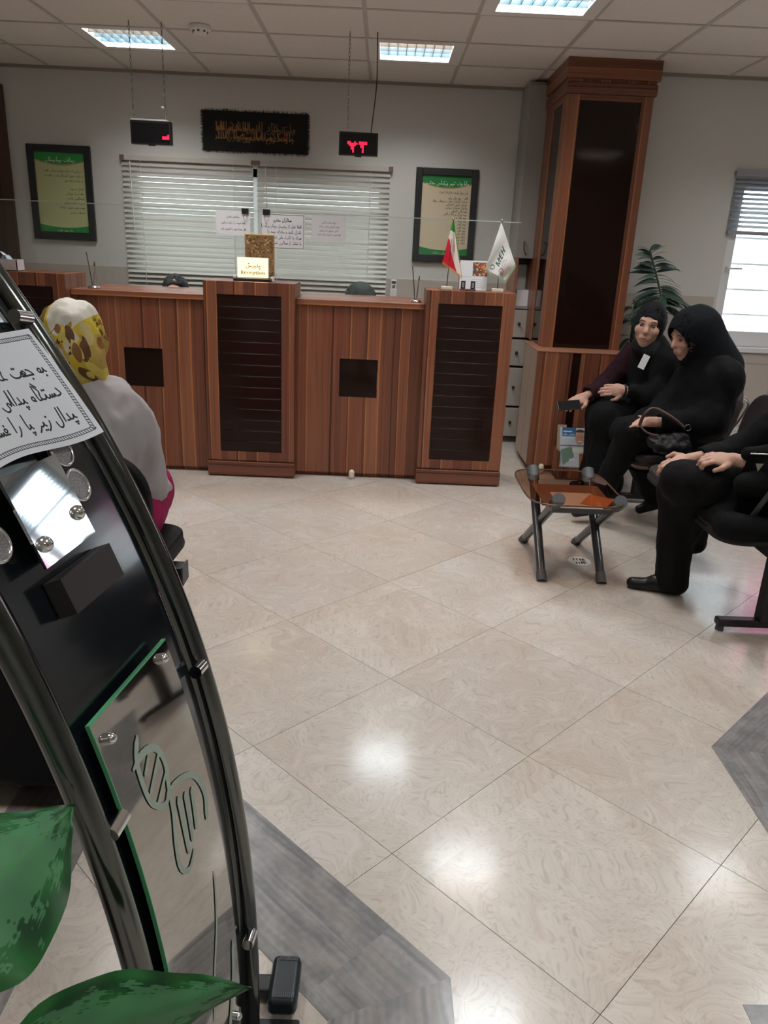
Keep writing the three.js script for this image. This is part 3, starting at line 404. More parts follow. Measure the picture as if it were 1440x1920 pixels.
  const iran = canvas(256, 256, (c, w, h) => { // stripes run along the hanging cloth
    c.fillStyle = '#f3ece6'; c.fillRect(0, 0, w, h); c.fillStyle = '#3f9a45'; c.beginPath(); c.moveTo(w, 0); c.lineTo(w, h * 0.9); c.lineTo(w * 0.74, 0); c.fill(); c.fillStyle = '#3f9a45'; c.fillRect(0, 0, w, h * 0.22);
    c.fillStyle = '#e0203c'; c.beginPath(); c.moveTo(0, h * 0.42); c.lineTo(w * 0.2, h * 0.45); c.lineTo(w * 0.72, h); c.lineTo(0, h); c.fill();
    c.strokeStyle = '#c42a3c'; c.lineWidth = 4; c.save(); c.translate(w * 0.6, h * 0.55); c.rotate(-0.2); for (const s of [-1, 1]) { c.beginPath(); c.ellipse(s * 9, 0, 7, 18, 0, s > 0 ? -1.4 : 1.7, s > 0 ? 1.4 : 4.5); c.stroke(); } c.beginPath(); c.moveTo(0, -20); c.lineTo(0, 18); c.stroke(); c.restore();
  }); iran.flipY = false; iran.needsUpdate = true;
  flag('table_flag', 'small green, white and red table flag with orange fringe on the right pillar', 0.392, -5.02, [0.405, 1.645], iran, [[0.4, 1.635], [0.41, 1.635], [0.482, 1.315], [0.355, 1.40]], [std({ color: rgb(0.85, 0.4, 0.05), roughness: 0.7 }), 0.004], M.ivory);
  const meh = canvas(384, 384, (c, w, h) => {                          // writing climbs along the left edge of the hanging cloth
    c.fillStyle = '#e9ebe8'; c.fillRect(0, 0, w, h); c.save(); c.translate(205, 275); c.rotate(-Math.PI / 2); c.fillStyle = '#2f5a4a'; c.font = 'bold 96px sans-serif'; c.fillText('MEH', -20, 0); c.font = '30px sans-serif'; c.fillStyle = '#5a5a5a'; c.fillText('HOSPITAL', -18, 40); c.fillStyle = '#b04a5a'; c.fillRect(-18, 54, 170, 5); c.restore();
    c.lineWidth = 9; c.strokeStyle = '#8a3a58'; c.save(); c.translate(262, 318); c.rotate(-0.9); c.beginPath(); c.arc(0, 0, 40, -2.6, 0.4); c.stroke(); for (const k of [-16, 0, 16]) { c.beginPath(); c.moveTo(k, -14); c.lineTo(k, 28); c.stroke(); } c.beginPath(); c.arc(0, 22, 22, 0.1, 3); c.stroke(); c.restore(); c.strokeStyle = '#3d6a58'; c.beginPath(); c.ellipse(110, 335, 34, 20, -0.4, 0, 7); c.stroke();
  }); meh.flipY = false; meh.needsUpdate = true;
  flag('white_table_flag', 'small white table flag with green lettering and pale green fringe', 0.71, -5.02, [0.702, 1.648], meh, [[0.697, 1.64], [0.803, 1.405], [0.752, 1.305], [0.62, 1.368]], [std({ color: rgb(0.45, 0.6, 0.42), roughness: 0.7 }), 0.006], M.ivory);
  const cal = thing('desk_calendar', 'white desk calendar with an orange picture between the two flags', 'calendar', [0.56, 1.232, -5.1]);
  const ct = canvas(320, 384, (c, w, h) => { c.fillStyle = '#dfe4e8'; c.fillRect(0, 0, w, h); c.fillStyle = '#6a3d2c'; c.fillRect(150, 20, 170, 180); const r = rng(8); for (let i = 0; i < 90; i++) { c.fillStyle = ['#d9843c', '#a8522c', '#e8b070', '#704038', '#3c4a60'][Math.floor(r() * 5)]; c.beginPath(); c.ellipse(155 + r() * 160, 30 + r() * 160, 4 + r() * 14, 4 + r() * 12, r() * 3, 0, 7); c.fill(); } c.fillStyle = '#9aa2aa'; for (let j = 0; j < 5; j++) for (let i = 0; i < 7; i++) c.fillRect(150 + i * 22, 240 + j * 26, 12, 9); c.strokeStyle = '#8c9298'; c.strokeRect(0, 210, w, 2); });
  part(cal, 'leaf_block', slab((u, v) => [lerp(0.475, 0.648, u), lerp(1.233, 1.41, v), -5.07 - v * 0.045], () => [0, 0.25, 0.97], 1, 1, 0.006), std({ map: ct, roughness: 0.7 })); part(cal, 'back_stand', slab((u, v) => [lerp(0.648, 0.475, u), lerp(1.233, 1.4, v), -5.16 + v * 0.04], () => [0, 0.25, -0.97], 1, 1, 0.003), M.white);
  const df = thing('double_photo_stand', 'tiny stand with two dark photo frames before the calendar', 'photo stand', [0.522, 1.232, -5.0]);
  part(df, 'base', box(0.472, 0.572, 1.232, 1.242, -5.02, -4.99, 0.002), std({ color: rgb(0.16, 0.04, 0.03), roughness: 0.4 })); for (const x of [0.492, 0.553]) { part(df, 'photo_frame', box(x - 0.014, x + 0.014, 1.242, 1.29, -5.01, -5.002, 0.001), M.black); part(df, 'portrait_print', box(x - 0.007, x + 0.007, 1.25, 1.281, -5.002, -5.0015), std({ color: rgb(0.25, 0.27, 0.3), roughness: 0.5 })); }
}
{ // on the back wall
  const ph = thing('remote_control', 'white remote control in its holder on the back wall beside the blind', 'remote', [0.078, 1.09, Z0]);
  part(ph, 'holder', box(0.05, 0.106, 1.09, 1.15, Z0 + 0.012, Z0 + 0.035, 0.004), M.white); part(ph, 'handset', box(0.055, 0.101, 1.1, 1.222, Z0 + 0.015, Z0 + 0.032, 0.005), M.pvc); part(ph, 'display', box(0.062, 0.094, 1.19, 1.21, Z0 + 0.032, Z0 + 0.0335), M.plasticGrey); for (let k = 0; k < 3; k++) part(ph, 'button', box(0.068, 0.088, 1.155 + k * 0.01, 1.161 + k * 0.01, Z0 + 0.032, Z0 + 0.034), M.plasticGrey);
  const poster = (name, label, x0, x1, y0, y1, face) => {
    const g = thing(name, label, 'poster', [(x0 + x1) / 2, y0, Z0]), f = 0.052, z = Z0 + 0.03;
    part(g, 'frame', merge([box(x0, x0 + f, y0, y1, Z0, z, 0.004), box(x1 - f, x1, y0, y1, Z0, z, 0.004), box(x0 + f, x1 - f, y0, y0 + f * 1.15, Z0, z, 0.004), box(x0 + f, x1 - f, y1 - f, y1, Z0, z, 0.004)]), std({ color: rgb(0.018, 0.022, 0.024), roughness: 0.35 }));
    const t = canvas(384, 600, face); part(g, 'print', quad([x0 + f, y0 + f, Z0 + 0.012], [x1 - f, y0 + f, Z0 + 0.012], [x1 - f, y1 - f, Z0 + 0.012], [x0 + f, y1 - f, Z0 + 0.012]), std({ map: t, roughness: 0.45 }));
  };
  const sheet = (bg, green, title, lines, foot, tone) => (c, w, h) => {
    c.fillStyle = bg; c.fillRect(0, 0, w, h); c.fillStyle = '#b49a6a'; c.beginPath(); c.moveTo(0, 0); c.lineTo(w, 0); c.lineTo(w, 62); c.quadraticCurveTo(w / 2, 130, 0, 58); c.fill(); c.fillStyle = green; c.beginPath(); c.moveTo(0, 0); c.lineTo(w, 0); c.lineTo(w, 54); c.quadraticCurveTo(w / 2, 120, 0, 50); c.fill();
    c.beginPath(); c.moveTo(0, h); c.lineTo(w, h); c.lineTo(w, h - 62); c.quadraticCurveTo(w / 2, h - 20, 0, h - 66); c.fill(); FA(c, title, w / 2, 64, 30, { center: 1, color: '#e8f2e0', lw: 0.12, slant: 0.25 }); FA(c, foot, w / 2, h - 16, 15, { center: 1, color: '#e8f2e0' }); lines.forEach(([s, y, sz]) => FA(c, s, w - 22, y, sz || 17, { color: tone, lw: 0.13 }));
  };
  poster('framed_poster', 'black framed pale green poster on the left of the back wall', -2.79, -2.3, 1.412, 2.102, sheet('#c9cf9a', '#2f9a4a', 'رسالت بیمارستان', [['ما برآنیم تا با ارائه خدمات درمانی مطلوب', 140, 16], ['و رعایت حقوق گیرندگان خدمت سلامت را', 175, 16], ['در جامعه ارتقا دهیم', 210], ['احترام به بیمار', 270], ['حفظ اسرار بیماران', 305], ['پاسخگویی مناسب', 340], ['رعایت عدالت درمانی', 375], ['بهبود مستمر کیفیت خدمات', 410], ['مسئولیت پذیری', 445]], 'واحد بهبود کیفیت', '#4a5c3a'));
  poster('framed_poster_large_print', 'black framed cream poster with green bands behind the flags', 0.215, 0.702, 1.368, 2.062, sheet('#ddd0b4', '#1d8a45', 'وظایف تیم پزشکی محترم', [['این مرکز طرف قرارداد است', 128, 18], ['الف ) بیمه های پایه', 168, 17], ['خدمات کارکنان دولت و نیروهای مسلح', 192, 16], ['سازمان تامین اجتماعی', 216], ['سازمان خدمات درمانی', 240], ['بیمه های تکمیلی', 264], ['بیمه ایران و دانا و البرز', 288], ['بیمه کوثر و دی', 312], ['بیمه آسیا', 336], ['بیمه آتیه', 360], ['بیمه البرز', 384], ['بیمه ملت', 408], ['بانک ملی', 432], ['بانک سپه', 456], ['بانک تجارت', 480], ['بانک صادرات', 504]], 'سامانه رسیدگی به شکایات', '#4c4238'));
  const k = thing('calligraphy_panel', 'black velvet panel with gold calligraphy above the blinds', 'wall hanging', [-1.028, 2.113, Z0]);
  const kt = canvas(1024, 360, (c, w, h) => { c.fillStyle = '#0c0e0e'; c.fillRect(0, 0, w, h); const r = rng(2), col = ['#8a6236', '#a07a44', '#6e4a2c', '#94603c']; const words = ['وان یکاد الذین کفروا لیزلقونک', 'بابصارهم لما سمعوا الذکر', 'ویقولون انه لمجنون و ما هو', 'الا ذکر للعالمین']; words.forEach((s, i) => { FA(c, s, 905 - i * 16, 165 + (i % 2) * 78 + i * 4, 74, { color: col[i], lw: 0.1 }); FA(c, s, 520 - i * 24, 170 + ((i + 1) % 2) * 78, 72, { color: col[(i + 2) % 4], lw: 0.1 }); }); c.fillStyle = '#0c0e0e'; c.fillRect(0, 0, 120, h); c.fillRect(905, 0, 119, h); c.fillRect(0, 0, w, 78); c.fillRect(0, 285, w, 90); });
  part(k, 'board', box(-1.428, -0.628, 2.113, 2.391, Z0, Z0 + 0.02, 0.003), M.blackMatte); part(k, 'lettering_print', quad([-1.425, 2.116, Z0 + 0.0206], [-0.631, 2.116, Z0 + 0.0206], [-0.631, 2.388, Z0 + 0.0206], [-1.425, 2.388, Z0 + 0.0206]), std({ map: kt, roughness: 0.85 }));
  const fr = [], r = rng(31); for (let i = 0; i < 420; i++) { const s = r(), side = Math.floor(r() * 4), L = 0.006 + r() * 0.012, x = side < 2 ? lerp(-1.428, -0.628, s) : side === 2 ? -1.428 : -0.628, y = side === 0 ? 2.113 : side === 1 ? 2.391 : lerp(2.113, 2.391, s), a = r() * 6.28; fr.push(rod([x, y, Z0 + 0.015], [x + (side === 2 ? -L : side === 3 ? L : Math.cos(a) * 0.005), y + (side === 0 ? -L : side === 1 ? L : Math.sin(a) * 0.005), Z0 + 0.018], 0.002, 0.001, 4)); } const frm = part(k, 'ragged_fringe', merge(fr), M.blackMatte); frm.userData.kind = 'stuff';
}
{ // hung from the ceiling
  const chain = (g, name, x, z, y0, y1, r = 0.0035) => { const L = []; const n = Math.round((y1 - y0) / 0.022); for (let i = 0; i < n; i++) { const t = new THREE.TorusGeometry(0.0085, r * 0.55, 5, 10).scale(0.6, 1.35, 1); if (i & 1) t.rotateY(Math.PI / 2); L.push(t.translate(x, y0 + (i + 0.5) * (y1 - y0) / n, z)); } part(g, name, merge(L), M.darkChrome); };
  const led = (label, x0, x1, y0, y1, z, cells, chains) => {
    const g = thing('led_display', label, 'display', [(x0 + x1) / 2, y0, z], 'hanging LED number boards');
    part(g, 'case', box(x0, x1, y0, y1, z - 0.045, z, 0.004), std({ color: rgb(0.012, 0.014, 0.014), roughness: 0.4 })); part(g, 'tinted_window', box(x0 + 0.012, x1 - 0.012, y0 + 0.012, y1 - 0.012, z, z + 0.002), phy({ color: rgb(0.01, 0.01, 0.012), roughness: 0.1 }));
    const on = std({ color: rgb(0.4, 0.02, 0.05), emissive: rgb(1, 0.02, 0.08), emissiveIntensity: 1.1 }); for (const [x, y] of cells) part(g, 'lit_led', box(x, x + 0.0098, y, y + 0.0085, z + 0.002, z + 0.004), on);
    part(g, 'sensor_bump', box((x0 + x1) / 2 - 0.02, (x0 + x1) / 2 + 0.02, y0 - 0.006, y0, z - 0.03, z - 0.005, 0.002), M.black);
    for (const [cx, kind] of chains) { if (kind === 'chain') chain(g, 'chain', cx, z - 0.025, y1, H); else part(g, 'cable', tube([[cx, H, z - 0.025], [cx + 0.004, (H + y1) / 2, z - 0.02], [cx - 0.012, y1 + 0.08, z - 0.025], [cx - 0.02, y1, z - 0.025]], 0.0032, 24, 6), M.black); }
    return g;
  };
  const glyph = (x, y, rows) => rows.flatMap((s, j) => [...s].map((c, i) => c === '#' ? [x + i * 0.0103, y - j * 0.0089] : null).filter(Boolean));
  const a = led('smaller LED board on the left showing a single red corner mark', -1.552, -1.31, 1.99, 2.12, -5.1, glyph(-1.362, 2.038, ['...#', '####', '####']), [[-1.534, 'chain'], [-1.345, 'chain']]);
  part(a, 'mounting_strip', box(-1.546, -1.33, 2.12, 2.128, -5.13, -5.1, 0.001), M.white); part(a, 'cable_tag', box(-1.366, -1.352, 2.192, 2.202, -5.13, -5.12, 0.002), M.white);
  led('LED board on the right showing two red digits', -0.305, -0.071, 1.981, 2.111, -5.1, [...glyph(-0.254, 2.05, ['##..#.', '######', '.####.', '..##..', '..##..', '...#..', '...#..']), ...glyph(-0.186, 2.05, ['#####', '#####', '.##..', '.##..', '..#..', '..#..', '..#..'])], [[-0.255, 'chain'], [-0.095, 'cable']]);
  const sd = thing('smoke_detector', 'round white smoke detector on the ceiling', 'smoke detector', [-1.13, H - 0.045, -5.16]); part(sd, 'base', new THREE.CylinderGeometry(0.058, 0.06, 0.02, 28).translate(-1.13, H - 0.013, -5.16), M.white); part(sd, 'dome', new THREE.CylinderGeometry(0.052, 0.034, 0.025, 28).translate(-1.13, H - 0.034, -5.16), M.white); for (let q = 0; q < 8; q++) part(sd, 'vent_slot', box(-0.006, 0.006, -0.004, 0.004, 0.036, 0.046).rotateY(q * Math.PI / 4).translate(-1.13, H - 0.034, -5.16), M.black);
}
// ---------------------------------------------------------------- wooden column and cabinets
{
  const g = thing('clad_column', 'tall wood-clad column with glossy dark panels beside the window wall', 'column', [1.39, 0.85, -5.9]);
  const x0 = 1.115, x1 = 1.668, zf = -5.5, zb = -6.36, y0 = 0.852;
  part(g, 'core', box(x0 + 0.02, x1 - 0.004, y0, H, zb, zf - 0.02), M.innerWood);
  part(g, 'front_post', box(x0, x0 + 0.085, y0, 2.44, zf - 0.12, zf, 0.003), M.wood); part(g, 'front_post', box(x1 - 0.075, x1, y0, 2.44, zf - 0.14, zf, 0.003), M.wood);
  part(g, 'front_panel', box(x0 + 0.085, x1 - 0.075, y0, 2.41, zf - 0.02, zf - 0.006), M.darkGloss, 'glossy dark brown front panel'); part(g, 'top_rail', box(x0 + 0.085, x1 - 0.075, 2.405, 2.44, zf - 0.02, zf, 0.002), M.woodH);
  part(g, 'side_panel', box(x0 + 0.006, x0 + 0.03, y0, 2.41, zf - 0.42, zf - 0.12), M.darkGloss, 'glossy dark brown side panel mirroring the cabinet'); part(g, 'rear_post', box(x0, x0 + 0.05, y0, 2.44, zb, zf - 0.4, 0.003), M.wood); part(g, 'side_rail', box(x0, x0 + 0.03, 2.40, 2.44, zf - 0.42, zf - 0.12, 0.002), M.woodH);
  part(g, 'crown', box(x0 - 0.02, x1 + 0.022, 2.525, H, zb + 0.1, zf + 0.03, 0.004), M.woodH); part(g, 'crown_groove', box(x0 - 0.002, x1 + 0.004, 2.505, 2.525, zb + 0.1, zf + 0.004), M.innerWood); part(g, 'crown_moulding', box(x0 - 0.012, x1 + 0.014, 2.44, 2.505, zb + 0.1, zf + 0.014, 0.004), M.woodH);
  const b = thing('base_cabinet', 'low wooden cabinet wrapped round the foot of the column', 'cabinet', [1.34, 0, -5.5]), bz = -5.28;
  part(b, 'body', box(1.07, 1.66, 0.05, 0.842, -5.85, bz - 0.018), M.wood); part(b, 'plinth', box(1.09, 1.64, 0, 0.05, -5.84, bz - 0.05), M.innerWood);
  part(b, 'door', box(1.058, 1.296, 0.055, 0.845, bz - 0.018, bz, 0.002), M.wood); part(b, 'door', box(1.352, 1.63, 0.055, 0.845, bz - 0.018, bz, 0.002), M.wood); part(b, 'dark_strip', box(1.298, 1.35, 0.055, 0.845, bz - 0.018, bz - 0.004), M.darkGloss);
  const beige = std({ color: rgb(0.34, 0.24, 0.17), roughness: 0.35 });
  part(b, 'side_panel', box(1.056, 1.07, 0.055, 0.845, -5.52, bz - 0.02, 0.002), beige, 'beige laminate side'); part(b, 'side_panel', box(1.056, 1.07, 0.055, 0.845, -5.76, -5.526, 0.002), beige, 'beige laminate side'); part(b, 'top_board', box(1.054, 1.66, 0.844, 0.852, -5.86, bz + 0.003, 0.002), M.woodEdge);
  part(b, 'foot', new THREE.CapsuleGeometry(0.02, 0.03, 5, 12).translate(1.16, 0.036, bz + 0.022), M.ivory, 'ivory rubber bumper');
  const t = thing('tall_cabinet', 'tall grey cabinet with drawers in the corner left of the column', 'cabinet', [1.2, 0, -6.35]), grey = std({ color: rgb(0.32, 0.31, 0.29), roughness: 0.4 }), z = -6.15, a = 0.985, c = 1.6;
  part(t, 'upper_body', box(a, c, 1.43, 2.62, Z0, z - 0.02), grey); part(t, 'upper_door', box(a + 0.002, c, 1.432, 2.6, z - 0.02, z, 0.002), grey); part(t, 'handle', tube([[a + 0.06, 1.55, z], [a + 0.05, 1.54, z + 0.025], [a + 0.055, 1.49, z + 0.028], [a + 0.07, 1.46, z + 0.02], [a + 0.08, 1.46, z]], 0.005, 16, 6), M.darkChrome);
  part(t, 'side_board', box(a + 0.005, a + 0.028, 0.05, 1.43, Z0, z, 0.002), M.woodEdge); part(t, 'shelf', box(a + 0.028, c, 1.06, 1.08, Z0, z - 0.01), grey);
  for (const [y0, y1] of [[0.84, 1.055], [0.62, 0.83], [0.3, 0.61], [0.05, 0.29]]) { const d = part(t, 'drawer', box(a + 0.03, c, y0 + 0.004, y1 - 0.004, z - 0.3, z, 0.003), std({ color: rgb(0.45, 0.43, 0.38), roughness: 0.4 })); part(d, 'knob', new THREE.SphereGeometry(0.013, 12, 8).translate(a + 0.075, (y0 + y1) / 2, z + 0.012), M.black); }
  const st = thing('paper_stack', 'stack of white paper on the shelf of the corner cabinet', 'paper', [1.1, 1.08, -6.3]); part(st, 'sheets', box(a + 0.04, 1.25, 1.08, 1.2, -6.45, -6.18), M.paper); part(st, 'folder', box(a + 0.045, 1.2, 1.2, 1.38, -6.44, -6.36), M.white);
  // brochures
  const rk = thing('brochure_rack', 'low wooden rack of colourful brochures leaning on the column cabinet', 'rack', [1.34, 0, -5.17]);
  part(rk, 'tray', merge([box(1.235, 1.45, 0.012, 0.03, -5.27, -5.12), box(1.235, 1.25, 0.012, 0.2, -5.27, -5.12), box(1.435, 1.45, 0.012, 0.2, -5.27, -5.12), box(1.235, 1.45, 0.012, 0.09, -5.128, -5.115)]), M.wood);
  const br = canvas(256, 352, (c, w, h) => { c.fillStyle = '#c9d2da'; c.fillRect(0, 0, w, h); c.fillStyle = '#3f6f9a'; c.fillRect(20, 0, 140, 80); c.fillStyle = '#dfe8ee'; c.fillRect(30, 86, 120, 8); c.fillRect(30, 30, 90, 10); FA(c, 'راهنمای سلامت', 150, 68, 20, { color: '#eef4fa' }); c.fillStyle = '#c79a84'; c.beginPath(); c.ellipse(200, 90, 46, 62, 0, 0, 7); c.fill(); c.fillStyle = '#54382c'; c.beginPath(); c.ellipse(200, 40, 46, 26, 0, 3.1, 6.3); c.fill(); c.fillStyle = '#3a2620'; c.fillRect(176, 82, 12, 6); c.fillRect(210, 82, 12, 6); c.fillStyle = '#f2ece8'; c.fillRect(182, 118, 36, 10); c.strokeStyle = '#2a2a2a'; c.lineWidth = 4; c.strokeRect(0, 160, w, 3); c.fillStyle = '#7f9a88'; c.beginPath(); c.moveTo(10, 200); c.lineTo(120, 170); c.lineTo(150, 260); c.lineTo(40, 340); c.fill(); c.fillStyle = '#e2e6e0'; c.fillRect(130, 180, 110, 40); c.fillStyle = '#a8683c'; c.fillRect(200, 230, 40, 110); c.fillStyle = '#e6ece8'; c.fillRect(100, 280, 60, 14); });
  part(rk, 'brochure', slab((u, v) => [lerp(1.255, 1.43, u), lerp(0.09, 0.345, v), -5.135 - v * 0.09], () => [0, 0.33, 0.94], 1, 1, 0.006), std({ map: br, roughness: 0.3 })); part(rk, 'brochure', slab((u, v) => [lerp(1.238, 1.3, u), lerp(0.06, 0.36, v), -5.15 - v * 0.09], () => [0, 0.33, 0.94], 1, 1, 0.006), std({ color: rgb(0.4, 0.3, 0.22), roughness: 0.4 }), 'brown brochure half hidden');
}
// ---------------------------------------------------------------- glass coffee table
{
  const g = thing('coffee_table', 'small bronze glass coffee table on crossed grey tube legs', 'table', [0.95, 0, -3.62]), y = 0.405;
  const shape = []; const cx = 0.925, cz = -3.585, hx = 0.225, hz = 0.3; for (let i = 0; i < 48; i++) { const a = i / 48 * 2 * Math.PI, c = Math.cos(a), s = Math.sin(a), e = 0.42; shape.push([cx + Math.sign(c) * Math.pow(Math.abs(c), e) * hx, cz + Math.sign(s) * Math.pow(Math.abs(s), e) * hz]); }
  part(g, 'glass_top', (() => { const G = prism(shape, y, y + 0.0005, (a, b) => [a, b]); const p = G.attributes.position, keep = (48 - 2) * 6, q = new THREE.BufferGeometry(); const pos = []; for (let i = 0; i < keep; i += 6) for (let k = 0; k < 3; k++) pos.push(p.getX(i + k), y, p.getZ(i + k)); q.setAttribute('position', new THREE.Float32BufferAttribute(pos, 3)); q.computeVertexNormals(); return q; })(), M.bronze, 'bronze tinted glass top');
  part(g, 'glass_rim', new THREE.TubeGeometry(new THREE.CatmullRomCurve3(shape.map(p => V(p[0], y, p[1])), true), 96, 0.004, 6, true), std({ color: rgb(0.1, 0.055, 0.035), roughness: 0.15 }));
  const gm = std({ color: rgb(0.075, 0.085, 0.095), metalness: 0.3, roughness: 0.22 }), ends = [[0.805, -0.012], [1.09, 0.012]];
  for (const [x, o] of ends) {
    for (const [zf, zt, dx, top] of [[-3.36, -3.83, 0, 0.41], [-3.9, -3.36, 0.03, 0.405]]) {
      const A = V(x + (zf < -3.6 ? 0 : 0), 0.0, zf), B = V(x + dx, top, zt), L = part(g, 'leg', rod(A.toArray(), B.toArray(), 0.021, 0.023, 18), gm);
      const d = B.clone().sub(A).normalize(), e = A.clone().addScaledVector(d, 0.055); part(L, 'foot_cap', rod([A.x, 0.0, A.z], e.toArray(), 0.0245, 0.0235, 18), M.plasticGrey);
      const s0 = B.clone().addScaledVector(d, -0.05), s1 = B.clone().addScaledVector(d, 0.02); part(L, 'saddle', rod(s0.toArray(), s1.toArray(), 0.029, 0.031, 18), M.plasticGrey);
    }
  }
  part(g, 'cross_bar', box(0.82, 1.1, 0.3, 0.335, -3.63, -3.6, 0.003), gm); part(g, 'shelf_bar', box(0.82, 1.1, 0.335, 0.365, -3.42, -3.39, 0.003), gm);
  part(g, 'lower_shelf', box(0.79, 1.12, 0.362, 0.367, -3.75, -3.38), std({ color: rgb(0.34, 0.2, 0.13), roughness: 0.25 }));
  const lf = solo('leaflet', 'white leaflet lying on the lower shelf of the glass table', 'leaflet', box(0.85, 1.05, 0.368, 0.372, -3.6, -3.37), M.paper); const lo = solo('leaflet', 'orange printed leaflet lying crooked on the lower shelf of the glass table', 'leaflet', box(-0.06, 0.06, 0, 0.003, -0.08, 0.08).rotateY(-0.5).translate(1.05, 0.3725, -3.47), std({ color: rgb(0.75, 0.3, 0.1), roughness: 0.6 }));
  const dr = thing('floor_drain', 'small white slotted floor drain under the glass table', 'drain', [1.047, 0, -3.628]); part(dr, 'plate', new THREE.CylinderGeometry(0.058, 0.058, 0.003, 28).translate(1.047, 0.002, -3.628), M.white); for (let k = 0; k < 12; k++) { const q = k >> 2, w = (k % 4) * 0.016 - 0.024; const v = (q % 2) === 0; part(dr, 'slot', box(-0.003, 0.003, 0, 0.001, -0.014, 0.014).rotateY(v ? 0 : Math.PI / 2).translate(1.047 + (q === 0 ? w : q === 1 ? 0.02 : w * 0.8), 0.0033, -3.628 + (q === 0 ? -0.022 : q === 1 ? w : 0.026)), M.black); }
}
// ---------------------------------------------------------------- beam seating
const seatM = std({ color: rgb(0.03, 0.022, 0.022), roughness: 0.6 }), seatB = phy({ color: rgb(0.006, 0.006, 0.007), roughness: 0.6, specularIntensity: 0.3 });
function padShape(w, h, r) { const s = new THREE.Shape(); s.moveTo(-w / 2 + r, -h / 2); s.lineTo(w / 2 - r, -h / 2); s.quadraticCurveTo(w / 2, -h / 2, w / 2, -h / 2 + r); s.lineTo(w / 2, h / 2 - r); s.quadraticCurveTo(w / 2, h / 2, w / 2 - r, h / 2); s.lineTo(-w / 2 + r, h / 2); s.quadraticCurveTo(-w / 2, h / 2, -w / 2, h / 2 - r); s.lineTo(-w / 2, -h / 2 + r); s.quadraticCurveTo(-w / 2, -h / 2, -w / 2 + r, -h / 2); return s; }
const padGeo = (w, h, r, t) => new THREE.ExtrudeGeometry(padShape(w, h, r), { depth: t, bevelEnabled: true, bevelSize: 0.012, bevelThickness: 0.012, bevelSegments: 3, curveSegments: 10 }).translate(0, 0, -t / 2);
function beamBench(name, label, pos, turn, seats, mat, opts = {}) {     // local: beam along x, seats face +z
  const g = thing(name, label, 'bench', pos); g.rotation.y = turn; const put = (n, geo, m, parent = g, l) => { const q = new THREE.Mesh(geo, m); q.name = n; q.castShadow = q.receiveShadow = true; if (l) q.userData.label = l; parent.add(q); return q; };
  const a = Math.min(...seats) - (opts.ends?.[0] ?? 0.3), b = Math.max(...seats) + (opts.ends?.[1] ?? 0.3);
  put('beam', box(a, b, 0.325, 0.385, -0.035, 0.035, 0.004), M.black); for (const e of [a, b]) put('beam_cap', box(e - 0.004, e + 0.004, 0.32, 0.39, -0.04, 0.04, 0.003), M.plasticGrey);
  for (const x of seats) {
    const s = new THREE.Group(); s.name = 'seat'; s.position.set(x, 0, 0); g.add(s);
    put('seat_pad', padGeo(0.44, 0.42, 0.12, 0.025).rotateX(-Math.PI / 2 + 0.05).translate(0, 0.435, 0.03), mat, s); put('backrest', padGeo(0.46, 0.34, 0.16, 0.02).rotateX(-0.2).translate(0, 0.68, -0.24), mat, s); put('seat_rim', padGeo(0.45, 0.43, 0.125, 0.006).rotateX(-Math.PI / 2 + 0.05).translate(0, 0.412, 0.03), M.blackMatte, s);
    for (const sx of [-0.14, 0.14]) put('bracket', tube([[sx, 0.38, 0.12], [sx, 0.4, -0.1], [sx, 0.47, -0.21], [sx, 0.62, -0.26]], 0.011, 14, 8), M.greyMetal, s);
  }
  for (const x of opts.arms || []) put('armrest', tube([[x, 0.4, -0.14], [x, 0.55, -0.16], [x, 0.64, -0.06], [x, 0.64, 0.1], [x, 0.56, 0.17], [x, 0.42, 0.1]], 0.012, 30, 8), M.chrome);
  for (const x of opts.legs || [a + 0.3, b - 0.3]) { const L = new THREE.Group(); L.name = 'leg'; L.position.set(x, 0, 0); g.add(L); put('post', box(-0.03, 0.03, 0.05, 0.325, -0.03, 0.03, 0.004), M.black, L); put('foot_bar', merge([box(-0.025, 0.025, 0.022, 0.055, -0.24, 0.2, 0.008)]), M.black, L); for (const z of [-0.22, 0.18]) put('glide', new THREE.CylinderGeometry(0.016, 0.018, 0.022, 14).translate(0, 0.011, z), M.plasticGrey, L); }
  return g;
}
const rightBench = beamBench('beam_bench', 'row of dark brown waiting seats on a black beam along the right side', [1.655, 0, -3.98], -Math.PI / 2, [-0.98, -0.32, 0.28, 0.86], seatM, { legs: [-0.7, 1.05], ends: [0.3, 0.45], arms: [] });
for (const dz of [0, 0.03]) { const q = new THREE.Mesh(tube([[-0.17, 0.58, -0.24 - dz], [-0.17, 0.68, -0.295 - dz], [-0.17, 0.75, -0.315 - dz], [-0.17, 0.785, -0.28 - dz * 0.6], [-0.17, 0.775, -0.235]], 0.009, 24, 8), M.chrome); q.name = 'chrome_loop'; q.castShadow = q.receiveShadow = true; rightBench.add(q); }
beamBench('beam_bench', 'black waiting seats on a black beam under the woman in grey', [-1.35, 0, -2.5], Math.PI, [-0.42, 0.2], seatB, { ends: [0.27, 0.3], legs: [0.5, -0.1] });
